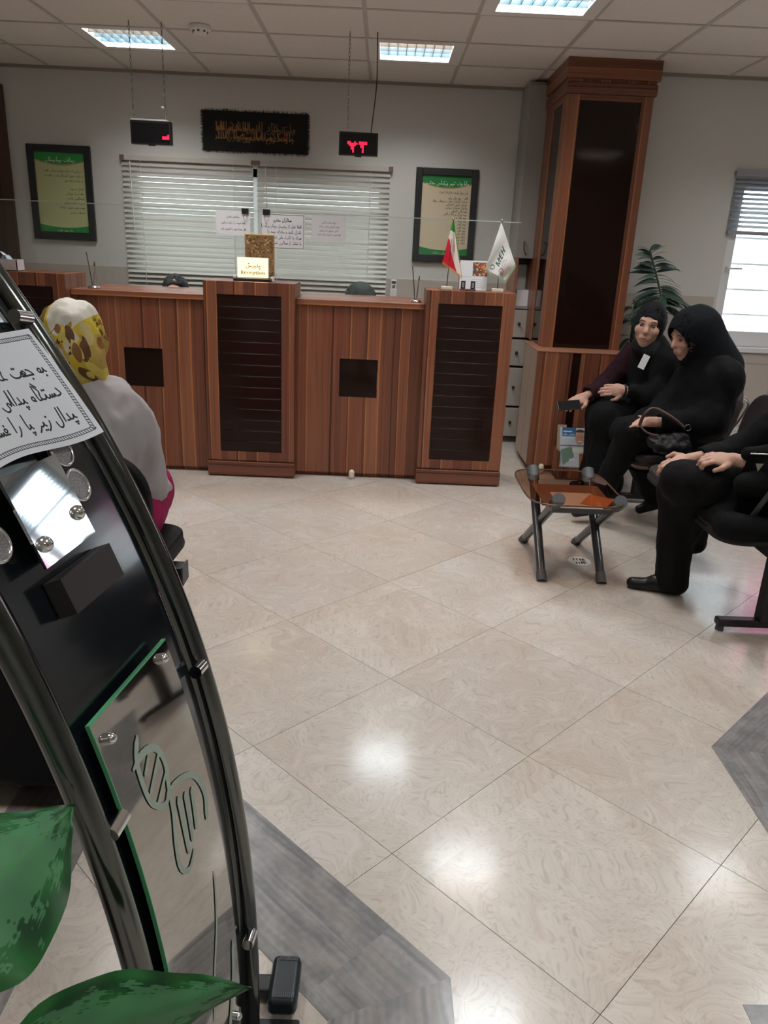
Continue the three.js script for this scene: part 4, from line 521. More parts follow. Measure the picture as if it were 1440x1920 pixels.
{ // black upholstered armchair seen from behind
  const g = thing('armchair', 'black upholstered armchair behind the curved sanitiser stand at the left edge', 'chair', [-1.0, 0, -1.95]);
  part(g, 'base', box(-1.3, -0.7, 0.09, 0.42, -2.22, -1.72, 0.03), seatB); part(g, 'backrest', box(-1.29, -0.71, 0.09, 0.72, -1.78, -1.66, 0.04), seatB); part(g, 'seat_cushion', box(-1.2, -0.8, 0.42, 0.5, -2.24, -1.79, 0.03), seatB);
  for (const x of [-1.26, -0.74]) part(g, 'armrest', box(x - 0.05, x + 0.05, 0.4, 0.58, -2.2, -1.77, 0.03), seatB);
  for (const x of [-1.25, -0.76]) for (const z of [-2.18, -1.72]) part(g, 'leg', rod([x, 0, z], [x, 0.095, z], 0.014, 0.02), M.black);
}
// ---------------------------------------------------------------- curved pedal sanitiser stand
const unitV = a => { const l = Math.hypot(...a); return a.map(v => v / l); };
{
  const B = [-0.2, -1.1], w = [0.1391731, -0.9902681], n = [0.9902681, 0.1391731], W = 0.36;
  const s = y => -0.09612 * y * y * y - 0.05663 * y * y + 0.0157 * y - 0.00287, ds = y => -0.28836 * y * y - 0.11326 * y + 0.0157;
  const nrm = y => { const k = Math.hypot(1, ds(y)); return [n[0] / k, -ds(y) / k, n[1] / k]; };
  const at = (q, y, off = 0) => { const N = nrm(y), t = q - W, S = s(y); return [B[0] + w[0] * t + n[0] * S + N[0] * off, y + N[1] * off, B[1] + w[1] * t + n[1] * S + N[2] * off]; };
  const base = at(W / 2, 0), g = thing('sanitiser_stand', 'tall curved pedal sanitiser stand with black panel and metal tubes in the left foreground', 'stand', [base[0], 0, base[2]]);
  const sheet = (q0, q1, y0, y1, off, t, nu = 2, nv = 24) => slab((u, v) => at(lerp(q0, q1, u), lerp(y0, y1, v), off), (u, v) => nrm(lerp(y0, y1, v)), nu, nv, t);
  const YT = 1.46, tubeM = std({ color: rgb(0.13, 0.14, 0.135), metalness: 1, roughness: 0.15 });
  for (const q of [0, W]) part(g, 'side_tube', merge([new THREE.TubeGeometry(new THREE.CatmullRomCurve3([...Array(30)].map((_, i) => V(...at(q, 0.012 + (YT - 0.012) * i / 29)))), 90, 0.0185, 16), new THREE.SphereGeometry(0.0185, 14, 8).translate(...at(q, YT))]), tubeM, 'dark polished metal tube');
  const panelM = phy({ color: rgb(0.006, 0.009, 0.012), roughness: 0.16, clearcoat: 0.6, clearcoatRoughness: 0.08 });
  part(g, 'black_panel', sheet(0.03, W - 0.03, 0.1, YT - 0.02, -0.004, 0.006), panelM, 'glossy black curved panel');
  const pane = part(g, 'glass_panel', sheet(0.044, 0.268, 0.17, 0.9, 0.014, 0.005), std({ color: rgb(0.42, 0.41, 0.39), metalness: 1, roughness: 0.05 }), 'grey mirror glass with etched emblem');
  part(pane, 'green_edge', merge([sheet(0.0435, 0.2685, 0.9, 0.9025, 0.0145, 0.006, 2, 1), sheet(0.0422, 0.0437, 0.17, 0.9025, 0.0145, 0.006, 1, 24)]), std({ color: rgb(0.10, 0.42, 0.2), roughness: 0.25 }));
  for (const [q, y] of [[0.24, 0.885], [0.066, 0.87], [0.24, 0.2], [0.066, 0.2]]) part(pane, 'bolt', merge([rod(at(q, y, 0.0), at(q, y, 0.019), 0.008), new THREE.SphereGeometry(0.008, 12, 8).translate(...at(q, y, 0.018))]), M.chrome);
  // etched emblem: strokes of frosted glass lying on the mirror
  const E = (pts, r0, r1 = r0) => { const c = new THREE.CatmullRomCurve3(pts.map(p => V(p[0], p[1], 0))), m = 28; return surf((u, v) => { const p = c.getPoint(u), t = c.getTangent(u), h = 1.45 * lerp(r0, r1, u) * Math.min(1, 0.35 + 3 * Math.sin(Math.PI * u)) * (v * 2 - 1); return at(p.x - t.y * h, p.y + t.x * h, 0.0153); }, m, 1); };
  const frost = std({ color: rgb(0.36, 0.44, 0.37), roughness: 0.8, side: THREE.DoubleSide }), em = [];
  em.push(E([[0.122, 0.838], [0.103, 0.815], [0.098, 0.78], [0.105, 0.745], [0.135, 0.722], [0.152, 0.735]], 0.0035, 0.003), E([[0.088, 0.808], [0.118, 0.812], [0.15, 0.8], [0.162, 0.77], [0.152, 0.735], [0.146, 0.7], [0.13, 0.655], [0.128, 0.62], [0.15, 0.598], [0.176, 0.612]], 0.004, 0.003), E([[0.152, 0.732], [0.19, 0.722], [0.226, 0.7], [0.243, 0.655], [0.23, 0.618]], 0.003, 0.0045));
  for (const [a, b] of [[[0.108, 0.785], [0.14, 0.808]], [[0.106, 0.758], [0.157, 0.79]], [[0.116, 0.735], [0.158, 0.757]]]) em.push(E([a, [(a[0] + b[0]) / 2, (a[1] + b[1]) / 2], b], 0.0022));
  for (const k of [0, 1, 2]) em.push(E([[0.168 + k * 0.021, 0.708 - k * 0.008], [0.162 + k * 0.02, 0.66], [0.158 + k * 0.018, 0.618 + k * 0.006]], 0.0045, 0.003));
  em.push(E([[0.22, 0.53], [0.2, 0.45], [0.17, 0.38], [0.15, 0.3]], 0.002)); em.push(E([[0.25, 0.36], [0.24, 0.3], [0.22, 0.24], [0.2, 0.19]], 0.004, 0.006));
  for (const e of em) part(pane, 'etched_stroke', e, frost, 'pale green etched line');
  for (const [q, y] of [[W, 0.815], [0, 0.775], [W, 0.27], [0, 0.24], [W, 1.345], [0, 1.345]]) part(g, 'tube_clamp', rod(at(q === 0 ? 0.01 : W - 0.01, y, 0.012), at(q === 0 ? 0.042 : W - 0.042, y + 0.004, 0.014), 0.0105), M.chrome);
  const mN = unitV([0.914, 0.403, 0.027]), mC = at(0.155, 1.13, 0.018), mX = [w[0], 0, w[1]], mS = mX.map((v, i) => v - mN[i] * (mX[0] * mN[0] + mX[2] * mN[2])), mU = [mS[1] * mN[2] - mS[2] * mN[1], mS[2] * mN[0] - mS[0] * mN[2], mS[0] * mN[1] - mS[1] * mN[0]].map(v => -v), mp = (a, b) => mC.map((v, i) => v + mS[i] * a + mU[i] * b);
  const mir = part(g, 'mirror_plate', slab((u, v) => mp(lerp(-0.071, 0.071, u), lerp(-0.056, 0.062, v)), () => mN, 1, 1, 0.004), std({ color: rgb(0.78, 0.83, 0.86), metalness: 1, roughness: 0.04 }), 'square mirror plate');
  for (const [q, y] of [[0.052, -0.02], [-0.052, -0.03]]) part(mir, 'dome_bolt', new THREE.SphereGeometry(0.0105, 14, 10).translate(...mp(q, y)), M.chrome);
  for (const [q, y] of [[0.246, 1.14], [0.05, 1.128], [0.25, 1.186]]) {
    const c = at(q, y, 0.004), N = nrm(y), Q = new THREE.Quaternion().setFromUnitVectors(V(0, 1, 0), V(...N)); const md = part(g, 'medallion', new THREE.CylinderGeometry(0.021, 0.021, 0.006, 26).applyQuaternion(Q).translate(...c), std({ map: pixels(64, 64, (u, v) => { const k = 150 + n2(u * 14, v * 14) * 40; return [k, k, k]; }), metalness: 0.5, roughness: 0.4 }), 'round silver medallion');
    part(md, 'rim', new THREE.TorusGeometry(0.022, 0.0028, 8, 30).rotateX(Math.PI / 2).applyQuaternion(Q).translate(...at(q, y, 0.007)), M.chrome);
  }
  const bx = part(g, 'dispenser_box', slab((u, v) => at(lerp(0.097, 0.222, u), lerp(1.018, 1.062, v), 0.024), (u, v) => nrm(1.04), 1, 1, 0.026), std({ color: rgb(0.03, 0.028, 0.028), roughness: 0.6 }), 'matt black box under the mirror');
  const pt = canvas(768, 512, (c, W2, H2) => {
    c.fillStyle = '#e3e9f0'; c.fillRect(0, 0, W2, H2); c.strokeStyle = '#30343c'; c.lineWidth = 3; const q = 26; c.strokeRect(q, q, W2 - 2 * q, H2 - 2 * q); c.strokeRect(q + 16, q + 16, W2 - 2 * q - 32, H2 - 2 * q - 32); c.lineWidth = 4; for (let i = q; i < W2 - q; i += 14) for (const y of [q + 8, H2 - q - 8]) { c.beginPath(); c.moveTo(i, y - 6); c.lineTo(i + 8, y + 6); c.stroke(); } for (let j = q; j < H2 - q; j += 14) for (const x of [q + 8, W2 - q - 8]) { c.beginPath(); c.moveTo(x - 6, j); c.lineTo(x + 6, j + 8); c.stroke(); }
    FA(c, 'به جهت کنترل عفونت', 690, 190, 62, { lw: 0.12, color: '#23262c' }); FA(c, 'دستگاه پدالی میباشد', 690, 300, 62, { lw: 0.12, color: '#23262c' }); FA(c, 'پدال زیر پا را فشار دهید', 690, 410, 62, { lw: 0.12, color: '#23262c' });
  });
  const pap = surf((u, v) => { const q = lerp(0.06, 0.322, u), y = lerp(1.19, 1.33, v), lift = 0.02 + 0.014 * Math.pow(u, 6) * (1 - v) + 0.003 * Math.sin(u * 6 + 1) * (1 - v); return at(q, y + 0.006 * Math.sin(u * 5) * (1 - v), lift); }, 24, 10);
  const pn = solo('instruction_sheet', 'bordered white instruction sheet taped to the curved black stand', 'notice', pap, std({ map: pt, roughness: 0.8, side: THREE.DoubleSide }));
  // foot plate and pedal
  part(g, 'foot_plate', box(base[0] - 0.22, base[0] + 0.12, 0.002, 0.014, base[2] - 0.2, base[2] + 0.24, 0.004), M.black);
  const pd = part(g, 'pedal', box(-0.175, -0.115, 0.012, 0.055, -1.235, -1.125, 0.012), std({ color: rgb(0.012, 0.02, 0.024), roughness: 0.35 }), 'black rubber foot pedal'); part(g, 'pedal_arm', box(-0.24, -0.165, 0.012, 0.04, -1.2, -1.16, 0.006), M.black);
  const rib = []; for (let k = 0; k < 10; k++) { rib.push(box(-0.16 + k * 0.004, -0.158 + k * 0.004, 0.055, 0.0565, -1.145, -1.133)); rib.push(box(-0.16 + k * 0.004, -0.158 + k * 0.004, 0.055, 0.0565, -1.228, -1.218)); } for (const q of rib) part(pd, 'grip_rib', q, M.plasticGrey);
}
// ---------------------------------------------------------------- plants
function leafGeo(a, dir, len, wid, droop, fold = 0.25, nu = 4, nv = 10, roll = 0) {
  const D = V(...dir).normalize(), S = V(0, 1, 0).cross(D); if (S.lengthSq() < 1e-4) S.set(1, 0, 0); S.normalize().applyAxisAngle(D, roll); const U = D.clone().cross(S).normalize();
  return surf((u, v) => { const t = v, c = u * 2 - 1, h = wid * Math.pow(Math.sin(Math.PI * Math.min(1, t * 0.94 + 0.04)), 0.8) * (1 - 0.35 * t), p = V(...a).addScaledVector(D, len * t).addScaledVector(S, c * h).addScaledVector(U, Math.abs(c) * h * fold); p.y -= droop * t * t; return p.toArray(); }, nu, nv);
}
{
  const mk = (r, gg, b) => phy({ color: rgb(r, gg, b), roughness: 0.4, side: THREE.DoubleSide }), greens = [mk(0.035, 0.075, 0.055), mk(0.05, 0.1, 0.07), mk(0.025, 0.055, 0.045)], pot = std({ color: rgb(0.3, 0.28, 0.26), roughness: 0.5 });
  const potted = (name, label, x, z, y) => { const g = thing(name, label, 'plant', [x, 0, z]); part(g, 'pot', new THREE.LatheGeometry([[0, 0.004], [0.11, 0.004], [0.15, y], [0.165, y + 0.01], [0.15, y + 0.015], [0.135, y - 0.01], [0, y - 0.02]].map(p => new THREE.Vector2(...p)), 28).translate(x, 0, z), pot); part(g, 'soil', new THREE.CylinderGeometry(0.135, 0.135, 0.01, 20).translate(x, y - 0.012, z), std({ color: rgb(0.03, 0.02, 0.015), roughness: 1 })); return g; };
  const g = potted('dracaena', 'tall slender houseplant with narrow drooping leaves beside the column', 1.95, -5.5, 0.3), r = rng(17);
  const spine = new THREE.CatmullRomCurve3([V(1.95, 0.29, -5.5), V(1.96, 0.8, -5.5), V(1.93, 1.12, -5.48), V(1.87, 1.3, -5.48), V(1.775, 1.52, -5.48)]); part(g, 'stem', new THREE.TubeGeometry(spine, 30, 0.007, 7), mk(0.06, 0.075, 0.05));
  for (let i = 0; i < 46; i++) { const t = 0.5 + 0.5 * i / 45, p = spine.getPoint(t), side = i % 2 ? 1 : -1, a = side > 0 ? -0.3 + r() * 1.0 : Math.PI + 0.3 - r() * 1.0, up = lerp(-0.35, 0.75, Math.pow(i / 45, 2)) + r() * 0.25, L = lerp(0.27, 0.15, i / 45) * (0.8 + r() * 0.4); part(g, 'leaf', leafGeo(p.toArray(), [Math.cos(a), up, Math.sin(a) * 0.8], L * 0.85, 0.017 + r() * 0.007, 0.04 + r() * 0.03, 0.15, 2, 7, (r() - 0.5) * 1.6 + 0.6 * side), greens[i % 3]); }
  for (const [dx, dy, dz, L] of [[0.9, -0.5, 0.3, 0.28], [-0.5, -0.7, 0.4, 0.24], [0.6, -0.9, 0.2, 0.26], [-0.2, -0.6, 0.7, 0.22], [0.95, -0.25, 0.2, 0.2]]) part(g, 'leaf', leafGeo([1.91, 1.24, -5.48], [dx, dy, dz], L, 0.034, 0.04, 0.2, 3, 8), greens[0]);
  const h = potted('bushy_plant', 'dark bushy houseplant in the shade right behind the column', 1.78, -5.62, 0.28), q = rng(23);
  part(h, 'stem', tube([[1.78, 0.27, -5.62], [1.78, 0.7, -5.6], [1.77, 1.15, -5.6]], 0.012, 14, 7), greens[2]);
  for (let i = 0; i < 60; i++) { const y = 0.55 + 0.62 * q(), a = q() * 6.28; part(h, 'leaf', leafGeo([1.775, y, -5.6], [Math.cos(a), 0.1 + q() * 0.4, Math.sin(a) * 0.6 + 0.25], 0.1 + q() * 0.08, 0.022 + q() * 0.014, 0.1, 0.2, 2, 6), greens[(i + 1) % 3]); }
  const k = potted('aloe_plant', 'low arching houseplant behind the empty brown seat', 2.25, -5.2, 0.3), pale = mk(0.16, 0.2, 0.14);
  for (const [d, L, wd, dr] of [[[0.62, 0.7, 0.5], 0.5, 0.02, 0.16], [[0.15, 0.9, 0.5], 0.55, 0.02, 0.1], [[-0.5, 0.8, 0.3], 0.45, 0.02, 0.2], [[0.2, 0.6, 0.7], 0.5, 0.02, 0.2], [[-0.1, 1, -0.2], 0.5, 0.02, 0.05]]) part(k, 'leaf', leafGeo([2.25, 0.3, -5.2], d, L, wd, dr, 0.3, 2, 12), pale);
  // large variegated leaves close to the camera
  const vt = pixels(256, 512, (u, v) => { const c = Math.abs(u * 2 - 1), e = n2(u * 5, v * 9) * 0.22 + n2(u * 16, v * 26) * 0.1 + n2((u + v * 0.35 * Math.sign(u - 0.5)) * 34, v * 6) * 0.16; let k = mix3([16, 66, 32], [28, 98, 42], sat(0.5 + n2(u * 3, v * 5))); if (c < 0.62 + e && v > 0.06 && v < 0.9 + e * 0.4) k = mix3(k, [84, 136, 98], 0.75); if (c < 0.03) k = [60, 128, 66]; return k; });
  const big = phy({ map: vt, roughness: 0.38, side: THREE.DoubleSide, transmission: 0.12, thickness: 0 }), f = potted('variegated_plant', 'large variegated houseplant whose broad leaves reach in at the lower left', -0.62, -0.5, 0.3);
  const bend = (pts, wid, tilt) => { const c = new THREE.CatmullRomCurve3(pts.map(p => V(...p))); return surf((u, v) => { const p = c.getPoint(v), t = c.getTangent(v), S = V(...tilt), s = S.sub(t.clone().multiplyScalar(S.dot(t))).normalize(), nn = t.clone().cross(s), k = u * 2 - 1, hh = wid * (v < 0.42 ? Math.sin(Math.PI / 2 * v / 0.42) : Math.pow(Math.max(0, Math.cos(Math.PI / 2 * (v - 0.42) / 0.58)), 0.95)); return p.addScaledVector(s, k * hh).addScaledVector(nn, Math.abs(k) * hh * 0.22 + 0.004 * Math.sin(v * 20 + k * 3) * k * k).toArray(); }, 12, 28); };
  const leaf = (pts, wid, tilt) => { part(f, 'leaf', bend(pts, wid, tilt), big); part(f, 'leaf_stalk', tube([[-0.62, 0.29, -0.5], [(pts[0][0] - 0.62) / 2, (pts[0][1] + 0.3) / 2 + 0.04, (pts[0][2] - 0.5) / 2], pts[0]], 0.005, 14, 6), greens[1]); };
  leaf([[-0.40, 0.85, -0.47], [-0.375, 0.865, -0.55], [-0.35, 0.86, -0.636], [-0.328, 0.856, -0.719]], 0.088, [0.75, -0.55, 0.2]); leaf([[-0.349, 0.725, -0.497], [-0.294, 0.69, -0.569], [-0.217, 0.652, -0.634], [-0.126, 0.624, -0.691]], 0.05, [0.1, -0.94, 0.33]); leaf([[-0.66, 0.4, -0.42], [-0.75, 0.52, -0.3], [-0.85, 0.5, -0.15]], 0.07, [0.5, 0, 0.5]);
}
// ---------------------------------------------------------------- people
const add3 = (a, b, k = 1) => [a[0] + b[0] * k, a[1] + b[1] * k, a[2] + b[2] * k], unit = a => { const l = Math.hypot(...a); return [a[0] / l, a[1] / l, a[2] / l]; }, cross = (a, b) => [a[1] * b[2] - a[2] * b[1], a[2] * b[0] - a[0] * b[2], a[0] * b[1] - a[1] * b[0]];
function bounds(pts, pad) { const lo = [1e9, 1e9, 1e9], hi = [-1e9, -1e9, -1e9]; for (const p of pts) for (let k = 0; k < 3; k++) { lo[k] = Math.min(lo[k], p[k] - pad); hi[k] = Math.max(hi[k], p[k] + pad); } return [lo, hi]; }
const ellK = ell, coneK = cone;
// head: centre c, f = where the face looks, size about 0.22 m high
function headSDF(c, fdir, up0 = [0, 1, 0], k = 1, ears = true) {
  const f = unit(fdir), r = unit(cross(f, up0)), u = cross(r, f), fr = [r, u, f], P = (x, y, z) => add3(add3(add3(c, r, x * k), u, y * k), f, z * k) ; return headShape(P, fr, k, ears);
}
function headShape(P, fr, K, ears) {
  const ell = (c, r, d) => ellK(c, r.map(v => v * K), d), cone = (a, b, ra, rb) => coneK(a, b, ra * K, rb * K);
  const solid = smin([ell(P(0, 0.03, -0.012), [0.074, 0.085, 0.094], fr), ell(P(0, -0.035, 0.028), [0.058, 0.075, 0.06], fr), cone(P(0, -0.086, 0.058), P(0, -0.09, 0.055), 0.026, 0.026), cone(P(0, 0.012, 0.085), P(0, -0.022, 0.104), 0.009, 0.013), ell(P(0.036, -0.02, 0.062), [0.026, 0.024, 0.024], fr), ell(P(-0.036, -0.02, 0.062), [0.026, 0.024, 0.024], fr), cone(P(-0.03, 0.028, 0.075), P(0.03, 0.028, 0.075), 0.013, 0.013), cone(P(-0.016, -0.058, 0.084), P(0.016, -0.058, 0.084), 0.009, 0.009), ...(ears ? [ell(P(0.078, -0.005, -0.01), [0.012, 0.032, 0.02], fr), ell(P(-0.078, -0.005, -0.01), [0.012, 0.032, 0.02], fr)] : [])], 0.022);
  const e1 = ell(P(0.031, 0.008, 0.09), [0.016, 0.010, 0.014], fr), e2 = ell(P(-0.031, 0.008, 0.09), [0.016, 0.010, 0.014], fr), mo = ell(P(0, -0.0585, 0.096), [0.02, 0.0022, 0.012], fr);
  return { f: (x, y, z) => Math.max(solid(x, y, z), -e1(x, y, z), -e2(x, y, z), -mo(x, y, z)), P, fr };
}
// hand: wrist w, d = towards the knuckles, n = back of the hand, thumb side s = +-1, curl of the fingers in radians per joint
function handParts(w, d, n, s, curl = 0.45, scale = 1) {
  d = unit(d); const side = unit(cross(n, d)), nn = cross(d, side), P = (a, b, c) => add3(add3(add3(w, d, a * scale), side, b * scale), nn, c * scale), out = [], pts = [w];
  out.push(ell(P(0.045, 0, -0.002), [0.042 * scale, 0.014 * scale, 0.05 * scale].map((v, i) => [0.05, 0.04, 0.015][i] * scale), [d, side, nn]));
  [[0.028, 0.085, 0.068], [0.009, 0.092, 0.078], [-0.011, 0.088, 0.07], [-0.03, 0.078, 0.055]].forEach(([b, a, len], i) => {
    let p = P(a, b * s, 0), ang = curl * 0.6, r = [0.0092, 0.0092, 0.0088, 0.0078][i] * scale; for (const k of [0.45, 0.32, 0.23]) { const dir = add3(add3([0, 0, 0], d, Math.cos(ang)), nn, -Math.sin(ang)), q = add3(p, dir, len * k * scale); out.push(cone(p, q, r, r * 0.92)); r *= 0.92; pts.push(q); p = q; ang += curl; }
  });
  let p = P(0.022, 0.036 * s, -0.006); const t1 = add3(p, unit(add3(add3([0, 0, 0], d, 0.75), side, 0.6 * s)), 0.034 * scale), t2 = add3(t1, unit(add3(add3(add3([0, 0, 0], d, 0.95), side, 0.15 * s), nn, -0.35)), 0.03 * scale); out.push(cone(p, t1, 0.0125 * scale, 0.0105 * scale), cone(t1, t2, 0.0105 * scale, 0.0088 * scale)); pts.push(t1, t2, p);
  return { f: smin(out, 0.008), pts };
}
const wrinkle = (f, amp, freq, seed) => (x, y, z) => { const d = f(x, y, z); if (Math.abs(d) > 0.05) return d; return d + amp * n3(x * freq + seed, y * freq * 0.55, z * freq) + amp * 0.45 * n3(x * freq * 2.4, y * freq * 1.1 + seed, z * freq * 2.4); };
const fabric = (r, g, b, rough = 0.8) => phy({ color: rgb(r, g, b), roughness: rough, specularIntensity: 0.3 });
const blackCloth = fabric(0.0045, 0.005, 0.0055), blackTrouser = fabric(0.006, 0.006, 0.0065), shoeM = phy({ color: rgb(0.007, 0.007, 0.008), roughness: 0.35, specularIntensity: 0.6 }), eyeM = std({ color: rgb(0.16, 0.085, 0.065), roughness: 0.5 });
function bodyMesh(g, sdf, pts, fine) {                               // coarse body plus finer head and hands, one mesh of skin
  const [lo, hi] = bounds(pts, 0.14), geos = [net(sdf, lo, hi, 0.014)]; for (const { f, pts: p, pad, cell } of fine) { const [a, b] = bounds(p, pad); geos.push(net(f, a, b, cell)); }
  return part(g, 'body', merge(geos), M.skin);
}
const shoe = (heel, toe, up = [0, 1, 0], h = 0.05) => { const d = unit(add3(toe, heel, -1)), f = smin([cone(add3(heel, up, 0.034), add3(add3(toe, up, 0.026), d, -0.03), 0.034, 0.028), cone(add3(heel, up, 0.06), add3(add3(heel, up, 0.05), d, 0.1), 0.036, 0.032)], 0.03), lowest = p => p; const [a, b] = bounds([heel, toe, add3(heel, up, 0.1)], 0.06); return net(f, a, b, 0.006); };
const eyesAndBrows = (b, H) => { const q = []; for (const s of [-1, 1]) q.push(new THREE.SphereGeometry(0.0105, 12, 8).translate(...H.P(0.031 * s, 0.008, 0.079)), capTube([H.P(0.046 * s, 0.026, 0.082), H.P(0.032 * s, 0.033, 0.089), H.P(0.016 * s, 0.029, 0.09)], 0.0028, 8, 5)); const m = part(b, 'eyes_and_brows', merge(q), eyeM); const l = part(b, 'lips', capTube([H.P(-0.021, -0.058, 0.086), H.P(0, -0.056, 0.094), H.P(0.021, -0.058, 0.086)], 0.0042, 10, 6), std({ color: rgb(0.42, 0.17, 0.15), roughness: 0.5 })); return m; };
// scarf or hood: a shell round the head, open where the face looks
function hoodSDF(H, c, { r = [0.098, 0.125, 0.118], open = 0.075, drop = 0.02, face = 0.07, extra = [], neck, neckR = [0.075, 0.1] }) {
  const outer = smin([ell(H.P(0, 0.015, -0.018), r, H.fr), ...(neck ? [cone(H.P(0, -0.1, 0.0), neck, neckR[0], neckR[1])] : []), ...extra], 0.05), hole = ell(H.P(0, -0.02 - drop * 0, 0.12), [open, 0.098, 0.085], H.fr), inner = ell(H.P(0, 0.012, -0.012), [r[0] - 0.012, r[1] - 0.012, r[2] - 0.012], H.fr);
  return (x, y, z) => Math.max(outer(x, y, z), -hole(x, y, z), -inner(x, y, z));
}
{ // woman in grey, seen from behind
  const x = -1.0, z = -2.56, g = thing('person', 'person in a grey tunic and yellow patterned headscarf seated with back turned', 'person', [x, 0, z]);
  const hip = [x + 0.02, 0.52, z], chest = [x + 0.02, 0.86, z + 0.02], neck = [x - 0.02, 1.0, z - 0.03], hd = [x - 0.025, 1.125, z - 0.05], face = [-0.35, -0.12, -0.93];
  const H = headSDF(hd, face), shR = [x + 0.15, 0.865, z - 0.02], elR = [x + 0.18, 0.655, z - 0.05], wrR = [x + 0.1, 0.58, z - 0.26], shL = [x - 0.18, 0.89, z - 0.02], elL = [x - 0.22, 0.66, z - 0.08], wrL = [x - 0.06, 0.58, z - 0.27];
  const kR = [x + 0.06, 0.5, z - 0.42], aR = [x + 0.02, 0.09, z - 0.4], kL = [x - 0.12, 0.5, z - 0.42], aL = [x - 0.14, 0.09, z - 0.4];
  const hr = handParts(wrR, [-0.5, -0.3, -0.8], [0.2, 1, -0.2], -1), hl = handParts(wrL, [0.5, -0.3, -0.8], [-0.2, 1, -0.2], 1);
  const limbs = [cone(hip, chest, 0.13, 0.12), cone(neck, hd, 0.05, 0.05), cone(shL, shR, 0.06, 0.06), cone(shR, elR, 0.048, 0.04), cone(elR, wrR, 0.038, 0.026), cone(shL, elL, 0.048, 0.04), cone(elL, wrL, 0.038, 0.026), cone(hip, kR, 0.085, 0.06), cone(kR, aR, 0.052, 0.036), cone(hip, kL, 0.085, 0.06), cone(kL, aL, 0.052, 0.036), H.f];
  const b = bodyMesh(g, smin(limbs, 0.04), [hip, hd, shR, shL, elR, elL, kR, kL, aR, aL], [{ f: hr.f, pts: hr.pts, pad: 0.03, cell: 0.005 }, { f: hl.f, pts: hl.pts, pad: 0.03, cell: 0.005 }]); eyesAndBrows(g, H);
  const tun = wrinkle(smin([cone([x + 0.02, 0.58, z + 0.0], [x + 0.02, 0.8, z + 0.03], 0.175, 0.17), ell([x + 0.02, 0.84, z + 0.04], [0.215, 0.17, 0.13]), cone([x - 0.1, 0.93, z], [x + 0.1, 0.93, z], 0.085, 0.085), cone([x, 0.96, z - 0.01], neck, 0.09, 0.075), cone(shR, elR, 0.085, 0.07), cone(elR, wrR, 0.068, 0.045), cone(shL, elL, 0.085, 0.07), cone(elL, wrL, 0.068, 0.045), cone(hip, [x + 0.12, 0.53, z - 0.2], 0.16, 0.12)], 0.06), 0.012, 8, 2);
  { const [a, c] = bounds([hip, neck, shR, shL, elR, elL, wrR, wrL], 0.24); part(g, 'tunic', net((X, Y, Z) => Math.max(tun(X, Y, Z), 0.575 - Y + 0.02 * Math.sin(X * 20) - 0.2 * sat((x + 0.02 - X) * 5) * 0.4), a, c, 0.011), std({ color: rgb(0.4, 0.385, 0.4), roughness: 0.85 }), 'pale grey tunic'); }
  const sk = wrinkle(smin([cone([x + 0.085, 0.54, z - 0.02], [x + 0.1, 0.51, z - 0.2], 0.155, 0.12), cone([x + 0.06, 0.54, z], kR, 0.14, 0.09), cone([x + 0.02, 0.54, z], kL, 0.16, 0.1), cone(kR, aR, 0.085, 0.08), cone(kL, aL, 0.1, 0.09), cone(kL, kR, 0.1, 0.1), cone(aL, aR, 0.09, 0.09)], 0.08), 0.007, 8, 7); { const [a, c] = bounds([hip, kR, kL, aR, aL], 0.22); part(g, 'skirt', net((X, Y, Z) => Math.max(sk(X, Y, Z), (Z > z - 0.24 ? 0.452 : 0.07) - Y), a, c, 0.012), fabric(0.3, 0.012, 0.085), 'magenta skirt'); }
  const scarfTex = canvas(512, 512, (c, w, h) => {                    // printed silk: cream ground, white, yellow and brown patches, dark dots
    c.fillStyle = '#b39a4a'; c.fillRect(0, 0, w, h); const blob = (col, pts) => { c.fillStyle = col; c.beginPath(); pts.forEach((p, i) => { const q = pts[(i + 1) % pts.length], m = [(p[0] + q[0]) / 2, (p[1] + q[1]) / 2]; if (!i) { const z = pts[pts.length - 1]; c.moveTo((z[0] + p[0]) / 2, (z[1] + p[1]) / 2); } c.quadraticCurveTo(p[0], p[1], m[0], m[1]); }); c.fill(); };
    blob('#c9b22e', [[60, -20], [480, -20], [520, 190], [300, 150], [230, 220], [90, 160]]); blob('#d8d8cc', [[110, -30], [330, -30], [420, 40], [300, 110], [240, 190], [120, 130]]); blob('#6e5a22', [[-20, 20], [90, 10], [110, 120], [50, 200], [-20, 210]]);
    const rr = rng(14), tones = ['#c6a91f', '#8d5a14', '#b9ab72', '#a8821c', '#5d3a12', '#d0bd52', '#7a5218', '#c9c3a2']; for (let i = 0; i < 70; i++) { const x = 190 + rr() * 330, y = 60 + rr() * 420, L = 60 + rr() * 110, t = 14 + rr() * 22, a = 0.85 + rr() * 0.5, dx = Math.cos(a), dy = Math.sin(a); blob(tones[Math.floor(rr() * 8)], [[x, y], [x + dx * L * 0.4 - dy * t, y + dy * L * 0.4 + dx * t], [x + dx * L, y + dy * L], [x + dx * L * 0.5 + dy * t, y + dy * L * 0.5 - dx * t]]); }
    blob('#d8d8cc', [[150, -20], [300, -30], [350, 40], [290, 70], [260, 120], [190, 110]]);
    c.strokeStyle = '#241c0c'; c.lineWidth = 5; for (const [x0, y0, x1, y1] of [[130, 300, 150, 180], [150, 190, 190, 130], [140, 260, 90, 200], [150, 300, 210, 250]]) { c.beginPath(); c.moveTo(x0, y0); c.quadraticCurveTo((x0 + x1) / 2 - 14, (y0 + y1) / 2, x1, y1); c.stroke(); }
